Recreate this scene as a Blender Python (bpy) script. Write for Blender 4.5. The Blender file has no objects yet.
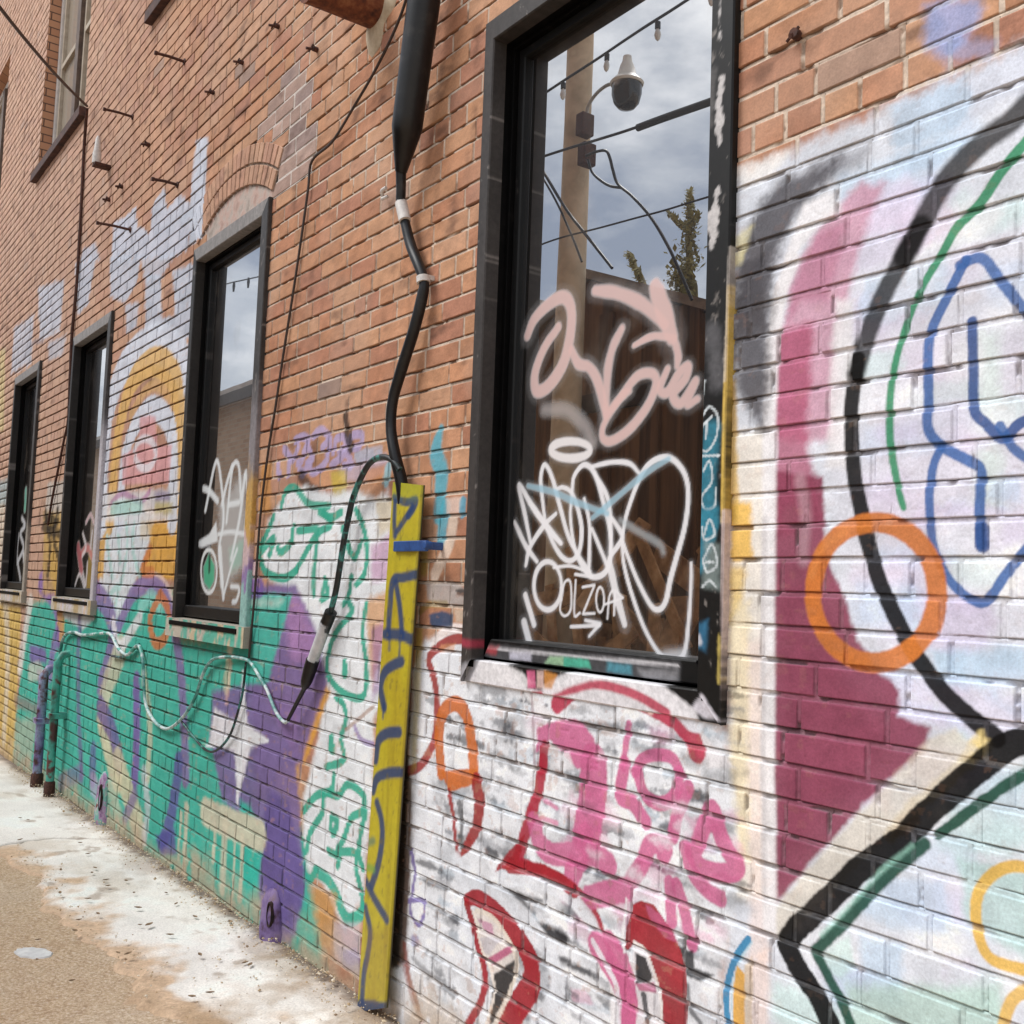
import bpy, math, random
import numpy as np
random.seed(7); RNG = np.random.default_rng(11)
scene = bpy.context.scene
COL = scene.collection

# ------------------------------------------------------------------ camera
FPX = 1024.0
_l = np.array([-754.0, 50.0, FPX]); _l /= np.linalg.norm(_l)
_s = .036
_U = np.array([_s, -1.0, (_l[1] - _s * _l[0]) / _l[2]]); _U /= np.linalg.norm(_U)
_X = -_l; _Z = _U; _Y = np.cross(_Z, _X)
M = np.stack([_X, _Y, _Z], 1)
CAM = np.array([0.0, -1.82, 1.55])

def ray(px, py):
    return M.T @ np.array([px - 512.0, py - 512.0, FPX])
def wall(px, py, y=0.0):
    """the point of the plane Y = y seen at that place of the photograph"""
    r = ray(px, py); t = (y - CAM[1]) / r[1]
    return CAM + t * r
def ground_at(px, py):
    r = ray(px, py)
    t = (gz(-4) - CAM[2]) / r[2]
    for _ in range(4):
        P = CAM + t * r
        t = (gz(P[0]) - CAM[2]) / r[2]
    return CAM + t * r
def mirrored(px, py, Y, glass=.092):
    """a point on the far side of the alley (plane Y) that the window glass mirrors to there"""
    P = wall(px, py, 2 * glass - Y)
    return np.array([P[0], Y, P[2]])
def proj(P):
    c = (np.asarray(P) - CAM) @ M.T
    return np.stack([512 + FPX * c[..., 0] / c[..., 2], 512 + FPX * c[..., 1] / c[..., 2]], -1), c[..., 2]
def gz(x):
    return .106 + (np.clip(x, -40, 4) + 3.3) * .022

cam = bpy.data.cameras.new('camera'); camo = bpy.data.objects.new('camera', cam)
COL.objects.link(camo); scene.camera = camo
cam.lens = 36.0; cam.sensor_width = 36.0; cam.clip_end = 2000; cam.clip_start = .02
from mathutils import Matrix, Vector
R = Matrix((tuple(M[0]), tuple(-M[1]), tuple(-M[2]))).transposed()
camo.matrix_world = Matrix.Translation(CAM) @ R.to_4x4()

# ------------------------------------------------------------------ small tools
def lin(h):
    if not isinstance(h, str): return np.array(h, float)
    c = np.array([int(h[i:i + 2], 16) for i in (0, 2, 4)]) / 255.0
    return np.where(c <= .04045, c / 12.92, ((c + .055) / 1.055) ** 2.4)
def mute(h, k=.07):
    c = lin(h); l = c @ np.array([.2126, .7152, .0722]); return c * (1 - k) + l * k
def sstep(a, b, x):
    t = np.clip((x - a) / (b - a + 1e-12), 0, 1); return t * t * (3 - 2 * t)
def _hash(i, j, s):
    h = (i.astype(np.int64) * 374761393 + j.astype(np.int64) * 668265263 + s * 1442695041) & 0xffffffff
    h = ((h ^ (h >> 13)) * 1274126177) & 0xffffffff
    return ((h ^ (h >> 16)) & 0xffff) / 65535.0
def vnoise(x, y, s=0):
    i = np.floor(x); j = np.floor(y); u = x - i; v = y - j
    u = u * u * (3 - 2 * u); v = v * v * (3 - 2 * v)
    a = _hash(i, j, s); b = _hash(i + 1, j, s); c = _hash(i, j + 1, s); d = _hash(i + 1, j + 1, s)
    return (a * (1 - u) + b * u) * (1 - v) + (c * (1 - u) + d * u) * v
def fbm(x, y, s=0, o=3):
    r = 0; a = .5; t = 0
    for k in range(o):
        r = r + a * vnoise(x * 2 ** k, y * 2 ** k, s + k * 17); t += a; a *= .5
    return r / t

def mesh_raw(name, V, Q, mat, parent=None, col=None, smooth=True):
    V = np.asarray(V, np.float32); Q = np.asarray(Q, np.int32)
    me = bpy.data.meshes.new(name)
    n = Q.shape[1]
    me.vertices.add(len(V)); me.vertices.foreach_set('co', V.ravel())
    me.loops.add(Q.size); me.loops.foreach_set('vertex_index', Q.ravel())
    me.polygons.add(len(Q))
    me.polygons.foreach_set('loop_start', np.arange(0, Q.size, n, dtype=np.int32))
    me.polygons.foreach_set('loop_total', np.full(len(Q), n, np.int32))
    me.polygons.foreach_set('use_smooth', np.full(len(Q), smooth))
    me.update(calc_edges=True)
    if col is not None:
        at = me.color_attributes.new('Col', 'FLOAT_COLOR', 'POINT')
        c = np.ones((len(V), 4), np.float32); c[:, :col.shape[1]] = col
        at.data.foreach_set('color', c.ravel())
    return link(name, me, mat, parent)
def link(name, me, mat, parent=None):
    if mat is not None: me.materials.append(mat)
    o = bpy.data.objects.new(name, me); COL.objects.link(o)
    if parent is not None: attach(o, parent)
    return o
def world_loc(o):
    l = Vector(o.location)
    while o.parent is not None:
        o = o.parent; l = l + Vector(o.location)
    return l
def attach(o, parent):
    o.parent = parent
    o.location = Vector(o.location) - world_loc(parent)
def empty(name, loc):
    o = bpy.data.objects.new(name, None); COL.objects.link(o); o.location = tuple(loc)
    o.empty_display_size = .1
    return o
def tag(o, label=None, cat=None, group=None, kind=None):
    for k, v in (('label', label), ('category', cat), ('group', group), ('kind', kind)):
        if v: o[k] = v
    return o

class MB:
    """collects verts, faces, colours; builds ONE mesh object"""
    def __init__(s): s.v = []; s.f = []; s.c = []
    def add(s, vs, fs, col=(1, 1, 1, 1)):
        b = len(s.v); s.v += [tuple(map(float, q)) for q in vs]; s.f += [tuple(i + b for i in q) for q in fs]
        s.c += [tuple(col)] * len(vs)
        return s
    def box(s, x0, x1, y0, y1, z0, z1):
        s.add([(x0, y0, z0), (x1, y0, z0), (x1, y1, z0), (x0, y1, z0), (x0, y0, z1), (x1, y0, z1), (x1, y1, z1), (x0, y1, z1)],
              [(3, 2, 1, 0), (4, 5, 6, 7), (0, 1, 5, 4), (1, 2, 6, 5), (2, 3, 7, 6), (3, 0, 4, 7)]); return s
    def tube(s, pts, r, n=10, cap=True, squash=None):
        P = [Vector(p) for p in pts]; m = len(P)
        rr = [r] * m if not hasattr(r, '__len__') else list(r)
        T = []
        for i in range(m):
            d = P[min(i + 1, m - 1)] - P[max(i - 1, 0)]
            T.append(d.normalized() if d.length > 1e-9 else Vector((0, 0, 1)))
        nrm = T[0].orthogonal().normalized(); vs = []
        for i in range(m):
            nrm = (nrm - T[i] * nrm.dot(T[i])).normalized(); bi = T[i].cross(nrm)
            for k in range(n):
                a = 2 * math.pi * k / n
                vs.append(P[i] + (nrm * math.cos(a) + bi * math.sin(a)) * rr[i])
        fs = [(i * n + k, i * n + (k + 1) % n, (i + 1) * n + (k + 1) % n, (i + 1) * n + k) for i in range(m - 1) for k in range(n)]
        if cap: fs += [tuple(range(n - 1, -1, -1)), tuple((m - 1) * n + k for k in range(n))]
        return s.add(vs, fs)
    def build(s, name, mat, parent=None, smooth=False, bevel=0, seg=2, autos=True):
        me = bpy.data.meshes.new(name); me.from_pydata(s.v, [], s.f); me.update()
        at = me.color_attributes.new('Col', 'FLOAT_COLOR', 'POINT')
        at.data.foreach_set('color', np.array(s.c, np.float32).ravel())
        if smooth:
            me.polygons.foreach_set('use_smooth', np.ones(len(me.polygons), bool))
            if autos: me.set_sharp_from_angle(angle=math.radians(45))
        o = link(name, me, mat, parent)
        if bevel:
            b = o.modifiers.new('bevel', 'BEVEL'); b.width = bevel; b.segments = seg; b.limit_method = 'ANGLE'
        return o
def curve_pts(pts, n=6):
    """Catmull-Rom through the points (any dimension)"""
    P = np.asarray(pts, float)
    if len(P) < 3: 
        t = np.linspace(0, 1, n + 1)[:, None]; return P[0] * (1 - t) + P[-1] * t
    Q = np.vstack([2 * P[0] - P[1], P, 2 * P[-1] - P[-2]]); out = []
    for i in range(1, len(Q) - 2):
        p0, p1, p2, p3 = Q[i - 1:i + 3]
        for k in range(n):
            t = k / n
            out.append(.5 * (2 * p1 + (p2 - p0) * t + (2 * p0 - 5 * p1 + 4 * p2 - p3) * t * t + (3 * p1 - p0 - 3 * p2 + p3) * t ** 3))
    out.append(P[-1]); return np.array(out)

# ------------------------------------------------------------------ materials
def newmat(name):
    m = bpy.data.materials.new(name); m.use_nodes = True
    nt = m.node_tree; return m, nt, nt.nodes['Principled BSDF']
def noise_node(nt, scale, detail=4, rough=.6, coord='Object'):
    tc = nt.nodes.new('ShaderNodeTexCoord'); n = nt.nodes.new('ShaderNodeTexNoise')
    n.inputs['Scale'].default_value = scale; n.inputs['Detail'].default_value = detail; n.inputs['Roughness'].default_value = rough
    nt.links.new(tc.outputs[coord], n.inputs['Vector']); return n
def ramp(nt, src, stops):
    r = nt.nodes.new('ShaderNodeValToRGB'); e = r.color_ramp.elements
    while len(e) < len(stops): e.new(.5)
    for k, (p, c) in enumerate(stops):
        e[k].position = p; c = lin(c) if isinstance(c, str) else c; e[k].color = (*c[:3], 1)
    nt.links.new(src, r.inputs['Fac']); return r
def bump(nt, bsdf, src, strength=.3, dist=.002):
    b = nt.nodes.new('ShaderNodeBump'); b.inputs['Strength'].default_value = strength; b.inputs['Distance'].default_value = dist
    nt.links.new(src, b.inputs['Height']); nt.links.new(b.outputs['Normal'], bsdf.inputs['Normal']); return b
def simple(name, stops, scale=30, rough=.6, metal=0, bstr=.2, bdist=.001, detail=4, spec=.5):
    m, nt, b = newmat(name); n = noise_node(nt, scale, detail)
    r = ramp(nt, n.outputs['Fac'], stops); nt.links.new(r.outputs['Color'], b.inputs['Base Color'])
    b.inputs['Roughness'].default_value = rough; b.inputs['Metallic'].default_value = metal
    b.inputs['Specular IOR Level'].default_value = spec
    if bstr: bump(nt, b, n.outputs['Fac'], bstr, bdist)
    return m
def vcol_mat(name, rough=.7, nscale=180, amt=.25, bstr=.35, bdist=.0015, spec=.3):
    m, nt, b = newmat(name)
    a = nt.nodes.new('ShaderNodeAttribute'); a.attribute_name = 'Col'
    n = noise_node(nt, nscale, 5, .65)
    mr = nt.nodes.new('ShaderNodeMapRange'); mr.inputs['From Min'].default_value = .3; mr.inputs['From Max'].default_value = .7
    mr.inputs['To Min'].default_value = 1 - amt; mr.inputs['To Max'].default_value = 1 + amt * .6
    nt.links.new(n.outputs['Fac'], mr.inputs['Value'])
    mx = nt.nodes.new('ShaderNodeVectorMath'); mx.operation = 'SCALE'
    nt.links.new(a.outputs['Color'], mx.inputs[0]); nt.links.new(mr.outputs['Result'], mx.inputs['Scale'])
    nt.links.new(mx.outputs['Vector'], b.inputs['Base Color'])
    b.inputs['Roughness'].default_value = rough; b.inputs['Specular IOR Level'].default_value = spec
    bump(nt, b, n.outputs['Fac'], bstr, bdist)
    return m
MAT = {}
MAT['wall'] = vcol_mat('painted_brick', .78, 170, .16, .32, .0015, .12)
MAT['trim'] = vcol_mat('painted_trim', .5, 60, .25, .25, .0008, .25)
MAT['board'] = vcol_mat('painted_board', .45, 40, .12, .2, .0008, .5)
MAT['ground'] = None

def pane_mat():
    m, nt, b = newmat('window_glass')
    out = nt.nodes['Material Output']
    a = nt.nodes.new('ShaderNodeAttribute'); a.attribute_name = 'Col'
    b.inputs['Base Color'].default_value = (.012, .010, .009, 1); b.inputs['Roughness'].default_value = .25
    g = nt.nodes.new('ShaderNodeBsdfGlossy'); g.inputs['Roughness'].default_value = .0; g.inputs['Color'].default_value = (1, 1, 1, 1)
    n = noise_node(nt, 1.3, 2, .5)
    bp = nt.nodes.new('ShaderNodeBump'); bp.inputs['Strength'].default_value = .05; bp.inputs['Distance'].default_value = .01
    nt.links.new(n.outputs['Fac'], bp.inputs['Height']); nt.links.new(bp.outputs['Normal'], g.inputs['Normal'])
    mx = nt.nodes.new('ShaderNodeMixShader'); mx.inputs['Fac'].default_value = .52
    nt.links.new(b.outputs[0], mx.inputs[1]); nt.links.new(g.outputs[0], mx.inputs[2])
    p = nt.nodes.new('ShaderNodeBsdfPrincipled'); p.inputs['Roughness'].default_value = .45
    nt.links.new(a.outputs['Color'], p.inputs['Base Color'])
    m2 = nt.nodes.new('ShaderNodeMixShader')
    nt.links.new(a.outputs['Alpha'], m2.inputs['Fac']); nt.links.new(mx.outputs[0], m2.inputs[1]); nt.links.new(p.outputs[0], m2.inputs[2])
    nt.links.new(m2.outputs[0], out.inputs['Surface'])
    return m
MAT['pane'] = pane_mat()
MAT['rubber'] = simple('black_rubber', [(.36, '08080a'), (.56, '111113'), (.74, '2c2a28')], 14, .42, bstr=.15, spec=.4)
MAT['rust'] = simple('rusty_iron', [(.3, '3a2018'), (.5, '6b3a24'), (.72, '8a5a3c')], 28, .85, bstr=.5, bdist=.003)
MAT['darkrust'] = simple('dark_rust', [(.3, '2a1a16'), (.7, '5a3528')], 60, .85, bstr=.4)
MAT['tape'] = simple('white_tape', [(.3, 'b8b4b0'), (.7, 'd4d0cb')], 60, .6)
MAT['wire'] = simple('dark_wire', [(.3, '2a2220'), (.7, '43342c')], 40, .6, bstr=0)
# ------------------------------------------------------------------ spray paint (laid out on its own surface, in metres)
def local_scale(px, py, y):
    a = wall(px, py, y); b = wall(px + 1, py, y); c = wall(px, py + 1, y)
    area = abs((b[0] - a[0]) * (c[2] - a[2]) - (b[2] - a[2]) * (c[0] - a[0]))
    return math.sqrt(area)          # metres per photo pixel
class Paint:
    def __init__(s, y=0.0): s.y = y; s.ops = []; s.o = (0, 0, 4.0)
    def tile(s, c, r): s.o = (c * 256, r * 256, 4.0); return s
    def at(s, ox, oy, sc): s.o = (ox, oy, sc); return s
    def _p(s, pts):
        ox, oy, sc = s.o
        px = [(ox + a / sc, oy + b / sc) for a, b in pts]
        w = np.array([wall(a, b, s.y)[[0, 2]] for a, b in px])
        m = np.mean(px, 0)
        return w, local_scale(m[0], m[1], s.y) / sc
    def F(s, col, pts, soft=6, a=1.0, rag=0.0, curve=False):
        w, k = s._p(pts)
        if curve: w = curve_pts(np.vstack([w, w[:1]]), 5)[:-1]
        s.ops.append(('F', mute(col), w, max(soft * k * (.75 if s.y == 0 else 1), .0015), a, rag * k)); return s
    def S(s, col, wd, pts, soft=None, a=1.0, rag=0.0, curve=True, taper=None):
        w, k = s._p(pts)
        if curve and len(w) > 2: w = curve_pts(w, 6)
        r = wd * k / 2 * (1.22 if s.y == 0 else 1.1)
        sf = (soft * k * (.62 if s.y == 0 else 1)) if soft is not None else max(r * .3, .002)
        rr = np.full(len(w), r)
        if taper: rr = np.interp(np.linspace(0, 1, len(w)), np.linspace(0, 1, len(taper)), taper) * r
        s.ops.append(('S', mute(col), w, sf, a, rag * k, rr)); return s
    def E(s, col, wd, cx, cy, rx, ry, soft=None, a=1.0, a0=0, a1=360, rag=0.0):
        t = np.radians(np.linspace(a0, a1, 25))
        return s.S(col, wd, [(cx + rx * math.cos(q), cy + ry * math.sin(q)) for q in t], soft, a, rag)
    def drip(s, col, wd, x, y, L, a=.8):
        return s.S(col, wd, [(x, y), (x - L * .02, y + L * .5), (x - L * .045, y + L)], None, a, 0, False, [1, .8, .7, .9])
    def apply(s, x, z, rgb, cov, recess=None, hold=.5, wob=1.0):
        n1 = fbm(x * 40, z * 40, 5, 3) - .5; n2 = fbm(x * 130, z * 130, 9, 2) - .5
        for op in s.ops:
            kind, c, w, soft, a, rag = op[:6]
            pad = soft * 1.5 + rag + (op[6].max() if kind == 'S' else 0) + .004
            lo = w.min(0) - pad; hi = w.max(0) + pad
            ix = np.nonzero((x > lo[0]) & (x < hi[0]) & (z > lo[1]) & (z < hi[1]))[0]
            if not len(ix): continue
            X = x[ix]; Z = z[ix]
            nn = n1[ix] * (rag * 1.3 + .0012 * wob) + n2[ix] * (.0012 * wob + soft * .22 + rag * .3)
            if kind == 'F':
                inside = np.zeros(len(ix), bool); d2 = np.full(len(ix), 1e9)
                for i in range(len(w)):
                    a0 = w[i]; b0 = w[(i + 1) % len(w)]
                    e = b0 - a0
                    if abs(e[1]) > 1e-12:
                        c1 = (a0[1] > Z) != (b0[1] > Z)
                        inside ^= c1 & (X < (Z - a0[1]) * e[0] / e[1] + a0[0])
                    t = np.clip(((X - a0[0]) * e[0] + (Z - a0[1]) * e[1]) / (e @ e + 1e-12), 0, 1)
                    d2 = np.minimum(d2, (X - a0[0] - t * e[0]) ** 2 + (Z - a0[1] - t * e[1]) ** 2)
                sd = np.where(inside, np.sqrt(d2), -np.sqrt(d2)) + nn
                k = sstep(-soft, soft, sd)
            else:
                rr = op[6]; best = np.full(len(ix), -1e9)
                for i in range(len(w) - 1):
                    a0 = w[i]; e = w[i + 1] - a0
                    t = np.clip(((X - a0[0]) * e[0] + (Z - a0[1]) * e[1]) / (e @ e + 1e-12), 0, 1)
                    d = np.sqrt((X - a0[0] - t * e[0]) ** 2 + (Z - a0[1] - t * e[1]) ** 2)
                    best = np.maximum(best, rr[i] * (1 - t) + rr[i + 1] * t - d)
                k = sstep(-soft, soft, best + nn)
            k = k * a
            if recess is not None: k = k * (1 - hold * recess[ix])
            rgb[ix] = rgb[ix] * (1 - k[:, None]) + c * k[:, None]
            cov[ix] = 1 - (1 - cov[ix]) * (1 - k)
# ------------------------------------------------------------------ the graffiti on the brick wall
W = Paint(0.0)
WHITE = 'd6dae4'; BLK = '0e0c0c'; MAR = '8b3f57'; TEAL = '22b4a0'; PUR = '7d6a9e'; YEL = 'dcae48'; CREAM = 'd5cdbd'
# --- right hand mural: base coat
W.at(0, 0, 1)
W.F('d4dae4', [(728, 178), (752, 168), (790, 152), (830, 132), (868, 118), (905, 98), (950, 78), (1040, 38), (1060, 1060), (720, 1060), (727, 800)], 14, .97, 9)
W.F('c9d0e4', [(905, 100), (960, 74), (1040, 40), (1040, 130), (960, 140)], 14, .35, 6)
W.F('8fa5d8', [(925, 5), (975, -5), (985, 8), (965, 40), (945, 62), (925, 45)], 12, .75, 6)
W.F('9db0de', [(940, 40), (1000, 38), (990, 58), (950, 62)], 10, .5, 6)
W.F('d3cfdc', [(778, 260), (1030, 200), (1030, 700), (960, 720), (860, 640)], 30, .35, 10)
W.F('d4cede', [(868, 330), (1030, 330), (1030, 560), (880, 560)], 20, .5, 10)
W.F('cfe0da', [(975, 330), (1000, 330), (1005, 520), (975, 540)], 14, .7, 6)
W.F('bcd2e4', [(902, 560), (920, 560), (930, 690), (905, 640)], 8, .8, 6)
W.F('b3cde2', [(932, 650), (968, 650), (966, 690), (935, 688)], 8, .85, 4)
W.F('bdd4e6', [(965, 655), (1040, 650), (1040, 730), (985, 700)], 10, .8, 6)
rp = random.Random(21)
for k in range(120):
    x = rp.uniform(800, 1035); y = rp.uniform(70, 1020)
    if (x < 868 and 180 < y < 930) or y < 190 - (x - 728) * .40: continue
    w_ = rp.uniform(14, 42); h_ = rp.uniform(9, 22); sl = (y - 562) / (x + 242)
    W.F(rp.choice(['bfd2ec', 'cfc4e0', 'eceef2', 'eceef2', 'c0ddda', 'd8cbe0', 'b6cfe6']), [(x - w_, y - h_ - w_ * sl), (x + w_, y - h_ + w_ * sl), (x + w_, y + h_ + w_ * sl), (x - w_, y + h_ - w_ * sl)], rp.uniform(8, 16), rp.uniform(.3, .7), 8, True)
# cream strip between frame and maroon bar
W.F('e6dccb', [(728, 430), (768, 430), (770, 900), (728, 900)], 10, .7, 6)
W.F('ead6ce', [(745, 640), (766, 640), (768, 960), (750, 960)], 8, .6, 4)
W.F('e2b23e', [(729, 505), (750, 503), (752, 560), (731, 564)], 5, .9, 4)
W.F('e0bd62', [(729, 565), (746, 565), (742, 600), (729, 625)], 8, .8, 5)
W.F('e8d5a0', [(729, 600), (750, 600), (748, 860), (729, 840)], 8, .55, 6)
W.F('d9b04a', [(728, 380), (736, 380), (738, 520), (728, 520)], 4, .8, 3)
# maroon bar
W.F('c58fa5', [(860, 182), (884, 186), (872, 214), (858, 256), (838, 340), (836, 440), (774, 440), (780, 330), (800, 262), (822, 222)], 9, .85, 4)
W.F('b8688a', [(812, 236), (848, 220), (838, 260), (826, 300), (800, 300), (783, 330), (790, 280)], 10, .5, 5)
W.F('a9506f', [(775, 330), (812, 322), (808, 440), (822, 520), (774, 540)], 9, .85, 5)
W.F(MAR, [(772, 470), (822, 478), (826, 560), (845, 600), (858, 640), (880, 672), (899, 690), (898, 716), (930, 728), (926, 748), (866, 802), (815, 858), (774, 905)], 5, .96, 3)
W.F('84364f', [(778, 560), (815, 560), (850, 690), (890, 740), (782, 860)], 20, .45, 10)
W.S('c9b0b8', 10, [(800, 150 + 330), (805, 520), (803, 560)], 8, .35)
W.F('e4e2e4', [(836, 300), (853, 300), (852, 470), (826, 470), (830, 380)], 7, .8, 4)
# pale gap and left margin of the bar
W.S('e3e1e3', 13, [(792, 262), (778, 300), (771, 360), (769, 480), (768, 640), (768, 780), (770, 930)], 5, .9)
W.S('b7b2b4', 5, [(764, 520), (763, 700), (764, 900)], 4, .5)
# dark crescent
W.F('55525a', [(812, 163), (868, 147), (860, 166), (822, 184)], 16, .6, 6)
W.F('4b484e', [(838, 158), (812, 166), (782, 178), (758, 205), (742, 245), (734, 300), (731, 345), (735, 388), (750, 416), (762, 430), (769, 402), (768, 350), (771, 300), (778, 258), (792, 226), (806, 206), (824, 184)], 13, .9, 8)
W.F('39363b', [(732, 262), (768, 252), (764, 330), (734, 336)], 12, .6, 8)
W.F('eceaec', [(805, 205), (838, 190), (842, 212), (818, 228), (800, 252), (786, 262), (795, 225)], 6, .8, 4)
W.F('ece9e4', [(735, 168), (790, 150), (775, 172), (742, 190)], 8, .7, 6)
W.F('d9cf9a', [(734, 236), (752, 226), (742, 262), (734, 268)], 5, .7, 4)
# long black arc
W.S('2e2c2c', 21, [(1034, 98), (1010, 122), (985, 140), (962, 162), (942, 186), (922, 222), (905, 255)], 7, .92)
W.S(BLK, 17, [(920, 226), (904, 256), (884, 294), (867, 336), (856, 374)], 5, .9)
W.S(BLK, 14, [(858, 360), (852, 406), (852, 444), (855, 482), (861, 514), (867, 540), (876, 570), (887, 598), (899, 624), (912, 648), (925, 667), (944, 693), (969, 716), (996, 738)], 2.6, .97)
W.F('bcd8dc', [(950, 790), (1030, 760), (1030, 840), (960, 860), (935, 845)], 12, .6, 6)
W.F('bfd0e6', [(878, 880), (946, 880), (950, 935), (905, 925)], 8, .75, 4)
W.F('aed0cc', [(958, 858), (1030, 870), (1030, 960), (965, 920)], 10, .75, 5)
W.F('bdd3e8', [(860, 935), (905, 945), (900, 990), (862, 985)], 8, .75, 4)
W.F('b4d2c8', [(845, 985), (1000, 985), (1010, 1040), (850, 1040)], 12, .8, 6)
W.F('bcdcd4', [(815, 955), (850, 935), (856, 965), (838, 980)], 6, .6, 4)
# zigzag band
W.S('c9b478', 12, [(985, 745), (940, 785), (905, 815), (890, 835)], 5, .75, 4)
W.F('b8873a', [(896, 818), (914, 806), (920, 822), (902, 838), (886, 836)], 4, .7, 4)
W.F('e6cf86', [(968, 742), (982, 730), (990, 748), (974, 762), (955, 764)], 4, .85, 3)
W.F(CREAM, [(928, 740), (955, 728), (978, 750), (905, 822), (880, 842), (800, 925), (778, 940), (776, 908), (815, 860), (866, 806)], 5, .75, 3)
W.S(BLK, 20, [(1040, 732), (1004, 748), (968, 776), (925, 815), (903, 838), (856, 872), (822, 905), (797, 928), (786, 945), (796, 966), (815, 994), (838, 1040)], 2.5, .98, 1.5, False)
W.S('0c4a36', 9, [(1030, 770), (1005, 785), (968, 812), (938, 834)], 2.5, .95, 1, False)
W.S('0e4a38', 10, [(925, 843), (900, 864), (872, 890), (845, 922), (815, 952), (828, 978), (841, 1000), (853, 1030)], 3, .95, 1, False)
W.S('9fd8c6', 4, [(912, 845), (880, 872), (850, 905), (822, 935)], 4, .5)
# green line, blue tag, orange ring, yellow loops
W.S('1f8a5c', 8, [(1030, 138), (1003, 170), (980, 204), (958, 226), (943, 252), (928, 277), (915, 303), (904, 333), (895, 366), (891, 396), (890, 431), (893, 462), (898, 486), (904, 508)], 2.2, .93, 0, True, [1.2, 1.1, .8, .8, .9, .7])
BL = '3a64a4'
W.S(BL, 9, [(966, 260), (948, 296), (931, 332), (928, 366), (928, 402), (929, 430), (944, 447), (964, 458), (980, 468), (981, 490), (980, 516), (981, 545)], 2.2, .93)
W.S(BL, 9, [(960, 265), (982, 258), (1000, 280), (1030, 318)], 2.2, .9)
W.S('31528f', 9, [(972, 322), (973, 370), (974, 408), (987, 424), (1003, 438), (1018, 424), (1034, 416)], 2, .93)
W.S(BL, 8, [(1000, 425), (1014, 448), (1034, 462)], 2, .9)
W.S(BL, 8, [(941, 446), (932, 470), (930, 510), (933, 545), (943, 570), (958, 590), (980, 603), (993, 594), (1008, 572), (1034, 540)], 2.2, .93)
W.S('2f5290', 12, [(982, 530), (982, 546)], 2, .9)
W.E('cb7428', 16, 875, 593, 62, 70, 3, .95)
W.S('d98a45', 6, [(812, 575), (822, 550), (845, 532)], 4, .4)
W.S('dfb13c', 10, [(1034, 868), (1010, 866), (990, 876), (978, 895), (976, 918), (981, 942), (994, 960), (1034, 972)], 2.5, .92)
W.S('dcb04a', 10, [(1034, 986), (1012, 1000), (1002, 1030)], 2.5, .9)
W.F('ebc9b6', [(748, 960), (768, 950), (768, 1030), (750, 1030)], 8, .5, 4)
# --- below the big window: white throw-up with red and pink letters
W.F('e2e6ec', [(414, 668), (425, 640), (455, 632), (480, 650), (560, 668), (640, 676), (700, 712), (726, 735), (737, 830), (733, 925), (722, 960), (718, 1040), (380, 1040), (402, 900), (408, 760)], 7, .97, 4)
rs = random.Random(3)
for k in range(260):
    x = rs.uniform(425, 722); y = rs.uniform(690, 1020)
    if x > 640 and y > 960: continue
    L = rs.uniform(10, 42); sl = (y - 562) / (x + 242)
    W.S(rs.choice(['2c2c32', '55575e', '7c7f86', '232226', 'a9b9c6', '8a8d94']), rs.uniform(3, 9), [(x, y), (x + L * .5, y + L * .5 * sl + rs.uniform(-2, 2)), (x + L, y + L * sl)], rs.uniform(2, 5), rs.uniform(.25, .78), 8, True, [.3, 1, .2])
W.at(0, 0, 1)
for k in range(110):
    x = rs.uniform(425, 725); y = rs.uniform(700, 1020); sl = (y - 562) / (x + 242); L = rs.uniform(14, 40)
    c, a_ = rs.choice([('d884aa', .38), ('2a2a30', .34), ('eef0f4', .7), ('eef0f4', .7), ('8a8f98', .4), ('cf6f98', .34)])
    if 'd8' in c or 'cf' in c:
        if not (530 < x < 735 and y < 940): continue
    W.S(c, rs.uniform(8, 20), [(x, y), (x + L / 2, y + L / 2 * sl - rs.uniform(-4, 6)), (x + L, y + L * sl)], rs.uniform(8, 14), a_, 6, True, [.5, 1, .4])
W.tile(2, 2)
W.F('3a3a3f', [(250, 830), (430, 850), (470, 880), (380, 890), (290, 870)], 14, .6, 10)
W.F('e2dfe2', [(700, 880), (760, 880), (830, 960), (900, 1024), (780, 1024)], 10, .8, 6)
W.S('b82f4d', 58, [(180, 770), (250, 712), (350, 692), (450, 720), (560, 775), (660, 835), (715, 900), (740, 960)], 8, .95, 4)
W.S('d7678f', 26, [(60, 610), (65, 700)], 6, .9)
W.F('d58a3a', [(110, 620), (160, 640), (170, 680), (110, 690)], 6, .8, 4)
W.S('dee2ea', 58, [(110, 740), (190, 668), (330, 636), (480, 668), (620, 738), (730, 840)], 9, .95, 4)
W.S('f0e6d8', 18, [(350, 715), (470, 750), (560, 800)], 8, .6)
W.S('e3e2e4', 34, [(20, 640), (90, 760), (150, 830)], 10, .8)
W.S('8f6a72', 10, [(75, 640), (85, 900), (90, 1024)], 6, .6)
PNK = 'c8628f'
W.F(PNK, [(100, 860), (200, 830), (260, 830), (330, 905), (345, 1030), (265, 1030), (190, 950), (150, 910), (95, 960)], 8, .93, 6)
W.F('e3e1e4', [(160, 960), (230, 960), (250, 1030), (150, 1030)], 10, .7, 8)
W.S('a82a3c', 38, [(130, 940), (115, 1024)], 8, .9)
W.S(PNK, 24, [(470, 850), (455, 940), (445, 1024)], 6, .9)
W.S(PNK, 36, [(490, 1040), (520, 990), (580, 972), (640, 985), (668, 1040)], 7, .92)
W.tile(2, 3)
W.S(PNK, 110, [(325, -20), (322, 100), (296, 285)], 9, .93, 6)
W.S(PNK, 70, [(295, 270), (262, 370), (238, 430)], 9, .9, 5)
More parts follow.
